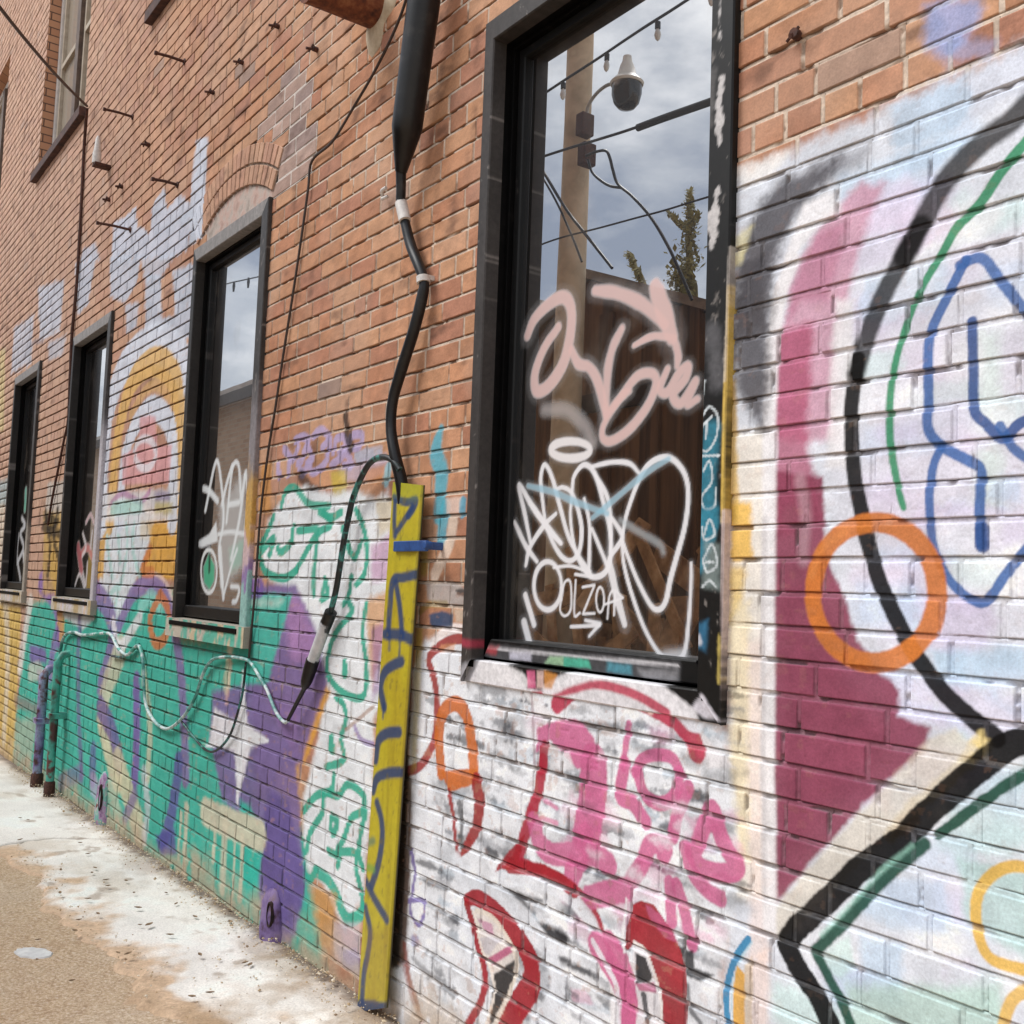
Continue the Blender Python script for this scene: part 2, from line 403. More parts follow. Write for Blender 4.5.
W.S('a82238', 40, [(125, -30), (102, 100), (62, 230), (30, 330), (5, 400)], 7, .95, 3)
W.S('a41f33', 44, [(0, 385), (60, 398), (140, 425), (225, 475), (300, 545), (345, 640)], 8, .95, 4)
W.S(PNK, 62, [(90, 220), (110, 300), (165, 345), (245, 345), (330, 350), (385, 385)], 9, .9, 5)
W.S(PNK, 42, [(500, 20), (530, 105), (590, 142), (650, 112), (668, 20)], 7, .93)
W.S(PNK, 46, [(450, -20), (432, 108), (482, 142), (532, 215)], 8, .93)
W.S(PNK, 46, [(705, 80), (662, 180), (642, 275)], 8, .93)
W.S(PNK, 58, [(740, 310), (770, 230), (800, 165), (830, 255), (862, 330), (902, 395), (850, 420), (760, 400), (720, 340)], 9, .92)
W.S(PNK, 56, [(478, 445), (520, 385), (552, 308), (610, 312), (604, 345)], 8, .92)
W.S(PNK, 66, [(310, 515), (380, 500), (450, 485)], 10, .9, 5)
W.S(PNK, 48, [(690, 320), (722, 420), (780, 490), (832, 522)], 9, .9)
W.S(PNK, 44, [(630, 460), (640, 610)], 8, .9)
W.S(PNK, 44, [(658, 468), (692, 572), (720, 705)], 8, .9)
W.S('d27099', 14, [(120, 200), (180, 220)], 6, .7)
W.S('d27099', 12, [(130, 130), (180, 160)], 6, .7)
W.S('e7e5e8', 34, [(0, 420), (130, 455), (240, 530), (330, 650), (400, 820), (410, 1024)], 8, .9, 3)
W.S('c6608c', 92, [(385, 715), (420, 770), (452, 860), (475, 960), (470, 1060)], 9, .93, 5)
W.F('d59ab4', [(230, 880), (290, 890), (330, 950), (240, 930)], 10, .5, 8)
for (x0, y0, x1, y1) in ((60, 620, 300, 730), (120, 740, 330, 840), (0, 520, 60, 560), (160, 640, 240, 700), (90, 910, 160, 960)):
    W.S('3c3b40', 26, [(x0, y0), ((x0 + x1) / 2, (y0 + y1) / 2 - 8), (x1, y1)], 14, .6, 10, True, [.4, 1, .3])
# left part of it, beside the yellow board
W.tile(1, 2)
W.S('a8352f', 24, [(1030, 560), (960, 540)], 6, .8)
W.S('eceaec', 40, [(640, 650), (660, 800), (650, 950)], 9, .6, 4)
W.S('e9dfdc', 26, [(700, 560), (740, 490), (800, 465), (870, 490), (905, 540)], 8, .9)
W.S('a63a32', 25, [(1000, 690 - 120), (940, 560)], 8, .3)
W.S('a03a34', 26, [(890, 548), (850, 515), (790, 510), (725, 545), (692, 592), (718, 690), (722, 830), (706, 930), (660, 1010), (600, 1040)], 5, .95)
W.F('d79a6a', [(740, 530), (800, 525), (790, 560), (730, 560)], 6, .6, 4)
W.S('2c2a2a', 10, [(880, 560), (850, 650)], 5, .7)
W.S('c96a22', 40, [(740, 1040), (730, 900), (748, 800), (798, 765), (842, 815), (862, 920), (872, 1040)], 5, .95)
W.F('3f4046', [(870, 680), (990, 700), (1010, 740), (900, 730)], 14, .55, 10)
W.tile(1, 3)
W.F('c96a22', [(740, 10), (885, 0), (890, 60), (770, 95)], 5, .95, 3)
W.S('9b2a26', 44, [(882, 50), (892, 150), (880, 240), (842, 315), (812, 355)], 5, .95, 2, True, [1, 1, .9, .6, .2])
W.S('9b2a26', 16, [(772, 90), (790, 200), (805, 350)], 4, .92)
W.S('2a2626', 20, [(815, 140), (822, 220), (820, 310)], 6, .75, 8)
W.S('6e5ba0', 26, [(628, 690), (640, 692)], 8, .6)
W.S('8f4a4a', 22, [(590, 760), (620, 900), (660, 1010)], 9, .6, 4)
W.F('5a3a1c', [(585, -40), (625, 60), (612, 500), (596, 780), (550, 800), (535, 400)], 12, .9, 6)
W.F('1f1812', [(580, -500), (622, -500), (608, 40), (592, 500), (572, 800), (520, 800), (530, 300)], 10, .9, 8)  # over the brown overspray: the board's shadow put into the wall colour
W.F('b6a01e', [(640, -560), (668, -560), (640, 0), (620, 20)], 14, .55, 6)
W.at(0, 0, 1)
for k in range(26):
    x = rs.uniform(545, 725); y = rs.uniform(720, 930); sl = (y - 562) / (x + 242); L = rs.uniform(10, 26)
    c, a_ = rs.choice([('d884aa', .4), ('26262b', .34), ('e6e9ee', .4)])
    W.S(c, rs.uniform(5, 11), [(x, y), (x + L / 2, y + L / 2 * sl - rs.uniform(-4, 6)), (x + L, y + L * sl)], rs.uniform(5, 9), a_, 6, True, [.5, 1, .4])
W.at(400, 840, 5.12)
RED = '9e1f2a'
for w, a, p in ((26, .7, [(80, 110), (150, 130), (210, 160)]), (24, .7, [(90, 195), (160, 220), (235, 255)]), (26, .75, [(400, 210), (560, 270), (730, 312)]), (24, .6, [(500, 190), (620, 202)]), (22, .45, [(130, 330), (330, 432)]),
                (30, .5, [(60, 600), (150, 690), (230, 720)]), (40, .75, [(740, 590), (860, 622)]), (44, .7, [(860, 640), (1000, 692)]), (40, .6, [(760, 700), (900, 800)]), (30, .5, [(440, 45), (490, 70)])):
    W.S('2f2e33', w, p, 14, a, 12, True, [.3, 1, .4])
W.F('1f1e22', [(630, 400), (740, 425), (860, 500), (850, 545), (720, 480), (650, 460)], 14, .85, 14)
W.S('dde1e8', 70, [(290, 110), (330, 240), (420, 250), (560, 330), (700, 480), (790, 640), (800, 800), (700, 960)], 16, .85, 8)
W.S('dde1e8', 60, [(300, 320), (345, 480), (370, 640), (375, 800), (300, 940)], 14, .8, 8)
W.S('dde1e8', 56, [(500, 200), (700, 215), (840, 270), (960, 390), (1030, 560)], 14, .85, 6)
W.F('d8cfc9', [(365, 360), (470, 400), (560, 520), (612, 640), (560, 780), (480, 960), (430, 960), (480, 800), (460, 680), (420, 560)], 6, .95)
W.F('c08aa6', [(395, 405), (470, 430), (480, 490), (440, 480)], 6, .85)
W.F('b8557e', [(455, 605), (580, 530), (582, 575), (470, 645)], 6, .9)
W.F('b9b4bc', [(400, 500), (450, 500), (520, 510), (460, 590), (430, 580)], 8, .7, 6)
W.F('17161a', [(478, 692), (595, 608), (582, 740), (500, 880), (455, 970), (470, 800)], 8, .93, 6)
W.S(RED, 76, [(338, 308), (400, 300), (500, 375), (600, 500), (665, 620), (668, 740), (600, 860), (530, 980)], 6, .97, 2, True, [.55, .8, .85, .95, 1.1, 1.2, 1.2, 1.2])
W.S(RED, 32, [(338, 320), (370, 430), (410, 580), (435, 720), (412, 830), (340, 960)], 6, .96, 2)
W.S('e6dcd2', 12, [(378, 372), (420, 555), (466, 680), (482, 800), (440, 940)], 4, .9)
W.S('ddd2c4', 18, [(390, 362), (470, 398), (560, 518), (600, 640), (560, 780), (480, 960)], 5, .9)
W.F(RED, [(486, 165), (498, 132), (570, 40), (640, -30), (605, 105), (590, 150), (520, 150)], 6, .95, 3)
W.S(RED, 46, [(560, 135), (700, 155), (800, 190), (890, 260)], 8, .93, 5)
W.S('8c4636', 24, [(25, 540), (48, 700), (92, 860)], 8, .8, 4)
W.S('6e5ba0', 15, [(58, 50), (75, 180), (58, 300), (60, 385), (95, 438), (125, 380), (118, 312), (48, 312)], 4, .88)
W.at(560, 840, 5.12)
W.S('c6608c', 100, [(190, 540), (250, 630), (320, 760), (350, 960)], 12, .92, 6)
W.S('dde0e6', 26, [(170, 520), (240, 650), (290, 760), (300, 960)], 8, .8, 4)
W.F('17161a', [(605, 545), (682, 565), (690, 650), (790, 690), (720, 730), (640, 690)], 12, .9, 10)
W.S('2a2a30', 24, [(655, 740), (665, 860), (720, 940)], 10, .7, 8)
W.F(RED, [(330, 562), (340, 440), (372, 330), (420, 306), (485, 330), (562, 440), (622, 580), (652, 740), (642, 980), (528, 980), (520, 800), (470, 640), (420, 540), (380, 515), (352, 558)], 5, .97, 2)
W.F('bd5a80', [(440, 325), (525, 385), (580, 470), (605, 530), (530, 495), (470, 420)], 10, .8, 8)
W.F('d9d6da', [(370, 520), (430, 560), (480, 680), (518, 820), (520, 980), (380, 980), (400, 840), (380, 700)], 6, .93, 2)
W.F('1a191c', [(385, 575), (438, 600), (472, 700), (460, 725), (390, 735)], 7, .94, 4)
W.F('b5587e', [(388, 738), (480, 728), (486, 782), (405, 768)], 7, .85, 4)
W.S('26242a', 26, [(430, 800), (448, 930)], 8, .85, 8)
W.S('e6e0dc', 13, [(375, 520), (432, 560), (482, 680), (516, 820), (518, 960)], 4, .9)
W.S('e4e3e6', 13, [(342, 300), (322, 480), (330, 570)], 4, .9)
W.S('2c84b2', 30, [(968, 508), (902, 600), (862, 720), (850, 820), (862, 970)], 5, .95)
W.S('a8cfe0', 10, [(985, 525), (925, 610), (888, 720), (878, 830), (888, 970)], 4, .6)
W.F('dca32e', [(905, 640), (948, 690), (944, 980), (884, 980), (886, 760)], 6, .93, 2)
W.F('d0b48a', [(945, 640), (985, 600), (980, 980), (945, 980)], 10, .6, 4)
# --- board to window strip
W.tile(1, 2)
W.S('52a8ba', 44, [(760, -20), (745, 60), (740, 110)], 9, .85)
W.S('d8c4b2', 40, [(790, 40), (770, 130), (715, 250)], 9, .85)
W.F('b5ada8', [(680, 290), (780, 280), (850, 310), (846, 372), (740, 372), (685, 350)], 8, .85, 5)
W.F('1d1c1e', [(800, 310), (838, 305), (842, 335), (805, 330)], 6, .8, 4)
W.F('2b4b6e', [(692, 410), (740, 395), (785, 410), (780, 458), (700, 465)], 8, .9, 4)
W.F('c9b9a5', [(790, 390), (840, 385), (835, 440), (800, 440)], 6, .7, 4)
W.F('a89a1e', [(655, 140), (690, 140), (680, 260), (655, 260)], 12, .5, 8)
W.S('8a7a20', 18, [(655, 400), (690, 370), (760, 368)], 8, .5)
W.tile(1, 1)
W.S('44a9bd', 54, [(738, 690), (718, 790), (742, 870), (728, 1040)], 9, .85, 4, True, [.4, 1, 1.1, .8])
W.F('dcc2b4', [(760, 970), (830, 960), (820, 1030), (765, 1030)], 8, .8, 4)
W.S('3aa0bd', 26, [(830, 980), (826, 1030)], 6, .8)
# --- lavender scribble and the teal-outlined white letters
W.F('b4bacb', [(710, 0), (711, 0), (712, 1)], 1, 0)
W.at(265, 410, 7.877)
W.F('b3b9cc', [(705, 345), (800, 300), (925, 280), (925, 345), (810, 400), (715, 440)], 14, .8, 8)
for p in ([(150, 310), (215, 390), (262, 290)], [(290, 400), (330, 285), (372, 385)], [(238, 242), (290, 212), (345, 236)], [(382, 206), (440, 155), (500, 205)], [(450, 300), (512, 240), (500, 335)], [(540, 330), (560, 232), (622, 220), (632, 290), (590, 330)],
          [(660, 250), (690, 200), (762, 200), (750, 282), (700, 300)], [(192, 425), (180, 505)], [(260, 420), (300, 512), (332, 420)], [(350, 420), (372, 492), (440, 462), (490, 400), (496, 340)], [(530, 432), (600, 382), (642, 340), (682, 432), (620, 442)], [(100, 440), (110, 520)]):
    W.S('b3a4cf', 40, p, 10, .82, 4)
W.tile(1, 1)
W.F('b7b0d0', [(330, 850), (520, 790), (540, 860), (460, 900), (350, 900)], 14, .5, 6)
W.S('2c2322', 26, [(358, 640), (366, 720), (380, 770)], 9, .85)
W.S('2a2020', 30, [(180, 880), (215, 930), (240, 950)], 12, .8, 6)
W.F('cfb92e', [(300, 870), (360, 850), (360, 960), (310, 980)], 10, .7, 6)
W.F('c77f30', [(430, 860), (520, 830), (530, 900), (440, 910)], 12, .6, 6)
W.F('cf9040', [(20, 830), (60, 820), (60, 1030), (10, 1030)], 10, .7, 6)
W.S('7fc8d8', 30, [(530, 850), (520, 900)], 8, .7)
W.at(0, 0, 1)
W.F('e4eaee', [(262, 560), (268, 522), (284, 494), (304, 486), (330, 494), (352, 490), (376, 498), (388, 490), (396, 520), (385, 700), (374, 720), (372, 800), (362, 900), (345, 930), (320, 880), (303, 868), (303, 800), (318, 740), (326, 690), (316, 640), (298, 600), (270, 580)], 5, .93, 3)
W.F('c58fb8', [(370, 548), (392, 530), (390, 580), (372, 582)], 5, .7, 3)
W.F('cf8f3a', [(366, 600), (388, 590), (384, 640), (372, 690), (368, 640)], 5, .75, 4)
W.F('9a6aa8', [(372, 630), (385, 620), (380, 690), (372, 700)], 5, .6, 3)
W.F('cdb06a', [(376, 500), (392, 498), (392, 530), (378, 536)], 5, .5, 4)
W.F('e2a23a', [(326, 683), (330, 692), (309, 752), (302, 768), (300, 740), (318, 690)], 3, .92, 2)
W.F('7d6a9e', [(256, 585), (296, 585), (316, 632), (324, 664), (328, 682), (304, 752), (295, 800), (256, 800), (240, 790), (240, 690)], 4, .95, 2)
W.F('b184b8', [(290, 595), (300, 600), (314, 634), (318, 664), (290, 660), (286, 620)], 8, .8, 5)
W.F('8a6a9f', [(270, 700), (300, 700), (296, 760), (270, 770)], 8, .5, 6)
W.F('3fb8a4', [(244, 594), (292, 594), (268, 682), (244, 690)], 3, .95, 2)
W.F('c4d9cf', [(246, 597), (284, 600), (278, 608), (248, 606)], 4, .6, 3)
W.F('d8a045', [(276, 768), (300, 764), (296, 838), (288, 835), (276, 792)], 4, .92, 2)
W.F('eadfd8', [(274, 790), (280, 790), (296, 850), (300, 880), (292, 870)], 4, .8, 2)
# teal outlines
TL = '2aa88c'
W.tile(1, 1)
W.S(TL, 18, [(100, 1000), (120, 940), (160, 930), (210, 990), (290, 1000)], 4, .9)
W.tile(1, 2)
for p in ([(70, 20), (40, 90), (15, 160), (40, 240), (110, 265), (160, 235)], [(20, 160), (70, 105), (55, 170)], [(150, 60), (140, 120), (100, 160), (85, 140)],
          [(170, 75), (245, 70), (205, 150), (160, 230)], [(270, 0), (300, 50), (250, 90), (232, 230), (228, 330)], [(345, 60), (370, 140), (395, 180), (420, 120)],
          [(400, -10), (435, 80), (442, 170), (430, 250), (400, 290)], [(265, 340), (275, 270), (285, 330), (262, 350)], [(370, 360), (385, 400), (330, 470), (295, 540), (285, 640), (330, 710), (400, 745), (435, 720), (440, 600), (425, 480), (440, 370)],
          [(355, 600), (362, 640), (350, 650), (355, 600)], [(320, 740), (350, 770), (360, 830), (340, 900), (350, 990), (280, 1020)], [(300, 900), (310, 950), (295, 945), (302, 900)],
          [(380, 260), (370, 330), (350, 370)], [(255, 0), (300, 20), (340, 0)]):
    W.S(TL, 19, p, 4, .95)
W.S('9a6a4a', 10, [(360, 870), (420, 820), (470, 780)], 4, .6)
W.S('8a6ab0', 14, [(395, 860), (420, 910), (470, 930)], 5, .7)
W.tile(1, 3)
for p in ([(190, 170), (240, 110), (300, 90), (310, 30)], [(290, 100), (330, 110), (370, 65), (430, 110), (425, 170), (380, 200), (355, 270), (330, 330), (395, 340), (400, 410), (420, 490), (430, 560)],
          [(270, 110), (262, 180), (220, 250), (200, 330)], [(300, 190), (325, 215), (310, 260), (300, 240), (300, 190)], [(290, 330), (330, 355), (325, 390)],
          [(185, 290), (190, 400), (215, 445), (240, 405)], [(440, 180), (420, 250), (410, 330), (425, 400)]):
    W.S(TL, 20, p, 4, .95)
W.S('2fae94', 30, [(235, 410), (280, 440), (320, 500), (345, 570), (375, 608), (415, 590), (432, 560)], 5, .95)
W.F('7a5aa0', [(340, 740), (400, 720), (420, 770), (380, 800)], 12, .7, 10)
W.F('c49048', [(150, 560), (240, 480), (320, 500), (320, 640), (290, 780), (210, 760), (140, 700)], 16, .75, 20)
W.F('9a5a3a', [(200, 700), (300, 720), (420, 850), (380, 880), (260, 790)], 16, .5, 14)
W.F('cdc4cf', [(310, 620), (420, 620), (410, 840), (310, 760)], 14, .6, 10)
# --- the left mural: teal with purple and cream
W.at(0, 0, 1)
W.F('22b4a0', [(28, 606), (60, 596), (100, 600), (172, 590), (176, 640), (248, 640), (250, 700), (256, 800), (300, 830), (330, 1000), (-20, 800), (10, 770)], 6, .94, 4)
W.F('7d6a9e', [(212, 690), (258, 684), (296, 760), (304, 880), (296, 935), (262, 940), (255, 830), (222, 800), (210, 740)], 4, .95, 3)
W.F('22b4a0', [(256, 820), (268, 826), (262, 860), (252, 920), (240, 925), (240, 800), (250, 806)], 4, .95, 2)
W.F('6a5a98', [(266, 790), (288, 800), (304, 870), (303, 905), (290, 945), (262, 940), (262, 865)], 4, .92, 2)
W.F('e2e0e4', [(243, 688), (248, 724), (264, 738), (250, 750), (239, 796), (234, 752), (210, 744), (214, 708), (236, 722)], 3, .95, 2)
W.S('e6e8ec', 9, [(243, 672), (243, 700), (241, 740), (238, 775), (237, 806)], 1.5, .95, 0, False, [.25, .7, 1.3, .7, .2])
W.S('e6e8ec', 8, [(206, 746), (225, 742), (241, 738), (256, 739), (268, 741)], 1.5, .95, 0, False, [.2, .7, 1.4, .7, .2])
W.tile(0, 2)
W.F('d3b25a', [(-20, 320), (85, 350), (70, 700), (50, 1060), (-20, 1060)], 10, .92, 6)
W.S('ddd6c8', 30, [(20, 330), (30, 600), (15, 900)], 14, .6, 8)
W.S('e0dcd6', 34, [(120, 370), (100, 480), (80, 620)], 12, .8, 6)
W.F('dcd6cc', [(-10, 330), (110, 340), (110, 380), (-10, 370)], 8, .7, 5)
W.F('d9d6dc', [(240, 335), (375, 335), (375, 430), (330, 470), (250, 420)], 8, .85, 6)
W.F('d6dee4', [(385, -20), (580, -20), (600, 110), (560, 220), (500, 420), (440, 430), (400, 300)], 10, .92, 5)
W.F('dca43c', [(575, -20), (725, -20), (712, 265), (600, 280), (560, 240), (600, 120)], 9, .92, 6)
W.F('d9a540', [(380, 60), (425, 80), (412, 265), (375, 262)], 8, .9, 5)
W.F('cfc0a4', [(560, 0), (620, 0), (600, 100), (560, 110)], 14, .7, 8)
for p in ([(440, 0), (430, 120), (450, 260)], [(500, 0), (510, 140), (480, 300)], [(540, 20), (530, 140), (560, 260)], [(470, 40), (480, 200)], [(430, 340), (470, 300), (460, 380)]):
    W.S('9fcfc8', 14, p, 6, .7)
W.S('8c6cae', 40, [(165, 280), (215, 340), (235, 420), (240, 500)], 9, .9)
W.S('d7a13a', 40, [(210, 200), (235, 330), (245, 470)], 9, .75, 4)
W.S('8470a6', 46, [(372, 310), (425, 375), (452, 465), (430, 600), (402, 690)], 9, .9)
W.S('e5c8c0', 18, [(545, 320), (600, 255), (668, 300), (698, 420), (710, 500)], 6, .8)
W.S('8470a6', 38, [(478, 450), (530, 330), (585, 292), (645, 315), (682, 410), (702, 500), (728, 700), (742, 1060)], 8, .9)
W.S('8fd4c8', 30, [(560, 390), (600, 340), (640, 380)], 12, .7)
W.S('c8743a', 24, [(640, 330), (672, 395), (662, 500), (620, 522), (600, 430), (636, 336)], 5, .9)
W.S('c8743a', 22, [(600, 150), (570, 230), (610, 240)], 6, .8)
W.S('c4c4a8', 62, [(480, 560), (430, 690), (405, 800)], 12, .85, 6)
W.S('cfc7a4', 56, [(405, 810), (430, 930), (470, 1060)], 12, .85, 6)
W.S('e4e0e4', 24, [(452, 440), (478, 540), (560, 420)], 8, .8)
W.F('7d64a8', [(118, 530), (182, 545), (185, 605), (120, 605)], 8, .9, 5)
W.F('7d64a8', [(148, 632), (190, 630), (190, 745), (155, 720)], 6, .9, 5)
W.S('6f6098', 24, [(318, 420), (312, 700), (326, 1060)], 9, .75)
W.S('7a5ba6', 42, [(545, 680), (548, 850), (540, 1060)], 8, .9)
W.S('6e5a9a', 46, [(400, 780), (450, 880), (476, 1000)], 9, .85)
W.S('8a6ab0', 36, [(225, 500), (210, 560), (200, 640)], 10, .8)
W.S('cfc8aa', 28, [(575, 640), (600, 850), (590, 1060)], 9, .7)
W.F('8f7a78', [(55, 730), (165, 770), (160, 810), (60, 780)], 10, .7, 8)
W.S('d8d4c6', 30, [(120, 640), (165, 660), (160, 900)], 10, .6, 6)
W.F('bfb8a2', [(60, 830), (150, 820), (120, 1040), (50, 1000)], 14, .55, 10)
W.S('e8b8a8', 16, [(905, 420), (920, 600), (905, 760)], 6, .55)
W.S('d9cba8', 30, [(880, 430), (920, 480), (905, 700)], 9, .6, 5)
W.S('63509a', 40, [(372, 960), (370, 1060)], 9, .7)
W.F('e4c8d0', [(955, 190), (1030, 200), (1030, 285), (955, 285)], 10, .75, 6)
W.F('d6963a', [(970, 170), (1010, 170), (1000, 260), (972, 262)], 8, .8, 4)
W.S('7a5fa8', 40, [(955, 310), (1040, 305)], 7, .85)
W.tile(0, 3)
W.S('c9c2a0', 62, [(470, -20), (520, 130), (560, 260)], 12, .85, 8)
W.S('5e5a9c', 46, [(715, -20), (690, 160), (655, 290)], 8, .9)
W.F('56549c', [(620, 270), (700, 240), (705, 345), (640, 350)], 8, .9, 5)
W.S('cfc8ae', 62, [(820, 175), (900, 215), (1040, 270)], 10, .9, 6)
for x, y, L, w in ((900, 220, 260, 36), (970, 280, 240, 22), (860, 220, 150, 18), (745, 160, 260, 26), (722, 180, 180, 14), (940, 250, 300, 12)):
    W.drip('cfc8ae', w, x, y, L, .85)
W.S('d0ccd4', 30, [(575, 20), (590, 160), (575, 280)], 9, .6, 5)
W.S('77609f', 30, [(500, 200), (540, 100)], 8, .7)
W.S('b9a2c4', 40, [(370, 60), (400, 130), (385, 210)], 12, .6, 8)
W.S('c7c0a6', 36, [(440, 60), (470, 180)], 12, .6, 8)
W.S('7a609c', 30, [(240, 60), (320, 20)], 9, .6)
W.tile(0, 1)
# bricks above and between the far windows: ghost lettering
GW = 'bfc9d8'
W.F(GW, [(440, 0), (565, 0), (545, 110), (500, 190), (440, 160)], 6, .82, 10)
W.F(GW, [(300, 30), (385, 0), (352, 190), (310, 240)], 6, .8, 10)
W.F(GW, [(150, 130), (255, 95), (240, 300), (160, 340)], 6, .78, 12)
W.F(GW, [(55, 290), (135, 235), (125, 430), (45, 470)], 6, .72, 14)
W.F(GW, [(585, 70), (640, 80), (650, 250), (700, 240), (690, 60), (772, 30), (765, 330), (700, 340), (690, 280), (640, 300), (580, 300)], 6, .85, 10)
W.F(GW, [(500, 195), (556, 180), (545, 285), (505, 310)], 6, .75, 10)
W.F(GW, [(195, 345), (262, 320), (255, 390), (195, 420)], 6, .65, 10)
W.F(GW, [(560, 0), (700, -10), (640, 100), (580, 100)], 8, .7, 14)
W.S('8a8a96', 8, [(90, 420), (130, 350), (170, 340)], 4, .5)
W.F('d6c48a', [(-20, 380), (20, 370), (14, 700), (-20, 720)], 8, .7, 6)
# rainbow arch
W.S('d6dce8', 74, [(405, 1060), (415, 800), (440, 600), (505, 430), (620, 350), (715, 410), (748, 560), (742, 1060)], 8, .93, 4)
W.S('ddb064', 56, [(440, 1060), (462, 800), (482, 660), (530, 500), (605, 425), (680, 460), (715, 600), (716, 1060)], 6, .92, 3)
W.S('d4dae6', 48, [(480, 1060), (495, 840), (530, 700), (600, 610), (665, 650), (690, 760), (690, 1060)], 6, .92, 3)
W.S('ddb064', 22, [(520, 640), (580, 540), (640, 520), (700, 600)], 6, .5)
W.F('d99da0', [(558, 640), (620, 640), (630, 760), (688, 755), (675, 910), (490, 915), (490, 800), (556, 760)], 6, .85, 5)
W.E('e0dce2', 16, 580, 790, 42, 60, 6, .8)
W.F('dcdce0', [(410, 950), (700, 930), (712, 1060), (400, 1060)], 10, .75, 6)
W.S('a86a9a', 12, [(440, 990), (490, 950), (560, 980), (600, 940)], 5, .7)
W.S('8fd4c4', 26, [(450, 1010), (560, 1000)], 10, .6)
W.F('7a6a90', [(620, 940), (680, 940), (680, 980), (620, 980)], 10, .7, 6)
W.F('b3a040', [(620, 985), (690, 985), (690, 1030), (620, 1030)], 10, .7, 6)
# bricks between window four and three
W.F('c3c0b8', [(190, 905), (262, 900), (255, 1060), (180, 1060)], 8, .75, 8)
W.F('9ab8be', [(-20, 900), (40, 890), (30, 1000), (-20, 1010)], 10, .7, 10)
W.tile(0, 2)
W.F('c4a050', [(175, 0), (250, 0), (235, 330), (170, 330)], 10, .8, 8)
W.F('d5cbb8', [(-20, -30), (20, -30), (10, 330), (-20, 330)], 10, .75, 8)
for p in ([(180, 0), (200, 120), (190, 260)], [(230, 0), (215, 90), (235, 200)], [(170, 60), (240, 90)], [(180, 20), (230, 40)]):
    W.S('241f1c', 16, p, 6, .8, 6)
W.tile(0, 0)
W.F('cdd6e4', [(784, 558), (832, 545), (822, 760), (812, 950), (756, 985), (760, 800)], 4, .88, 6)
W.F('c6d0e0', [(455, 890), (512, 858), (545, 826), (548, 900), (600, 940), (612, 815), (656, 752), (668, 840), (722, 772), (760, 820), (756, 990), (690, 1030), (445, 1040)], 5, .82, 12)
W.F('c0cada', [(330, 1000), (380, 970), (400, 1040), (320, 1050)], 6, .75, 8)
# --- frames, glass, board
G1 = Paint(.092)
G1.tile(2, 1)
P1 = 'd2aea8'
_GS = G1.S
def soft_stroke(col, wd, pts, soft=4, a=.93, rag=0, curve=True, taper=None):
    if wd > 14: _GS(col, wd * 1.75, pts, wd * .5, .09)
    _GS(col, wd, pts, soft * (1.5 if wd > 26 else 1.1), a * (.93 if wd > 26 else .97), 0, curve, taper or ([.8, 1.05, .95, 1.1, .9, .75] if wd > 14 and len(pts) > 2 else None)); return G1
G1.S = soft_stroke
G1.S('8f7c74', 30, [(130, 615), (220, 618), (290, 680), (322, 745)], 14, .55)
G1.S(P1, 40, [(62, 318), (90, 252), (150, 190), (205, 165), (235, 205), (235, 300), (205, 430), (145, 520), (98, 538), (92, 470), (128, 370), (185, 285)], 4, .93)
G1.S(P1, 34, [(238, 375), (265, 430), (308, 445), (342, 500), (368, 600), (376, 640)], 4, .93)
G1.S(P1, 34, [(440, 290), (402, 370), (382, 470), (376, 630)], 5, .9)
G1.S(P1, 32, [(378, 650), (435, 565), (500, 482), (560, 470), (576, 512), (542, 600), (472, 690), (402, 738), (366, 732), (362, 690), (385, 640)], 4, .94)
G1.S(P1, 30, [(390, 620), (440, 560), (470, 540)], 4, .9)
G1.S(P1, 42, [(332, 138), (420, 148), (520, 192), (612, 275)], 5, .93)
G1.S(P1, 64, [(572, 120), (602, 205), (640, 325)], 5, .95)
G1.S(P1, 24, [(640, 325), (560, 322), (488, 358)], 4, .93)
G1.S(P1, 30, [(648, 330), (664, 395), (660, 440)], 4, .93)
G1.S(P1, 34, [(622, 452), (592, 530), (622, 545), (668, 470), (704, 440), (692, 492), (644, 552), (676, 590), (735, 500), (700, 592), (742, 572)], 4, .94)
G1.E('e2dede', 26, 235, 775, 78, 34, 4, .95)
G1.at(500, 460, 4.6545)
WT = 'e3e2e5'
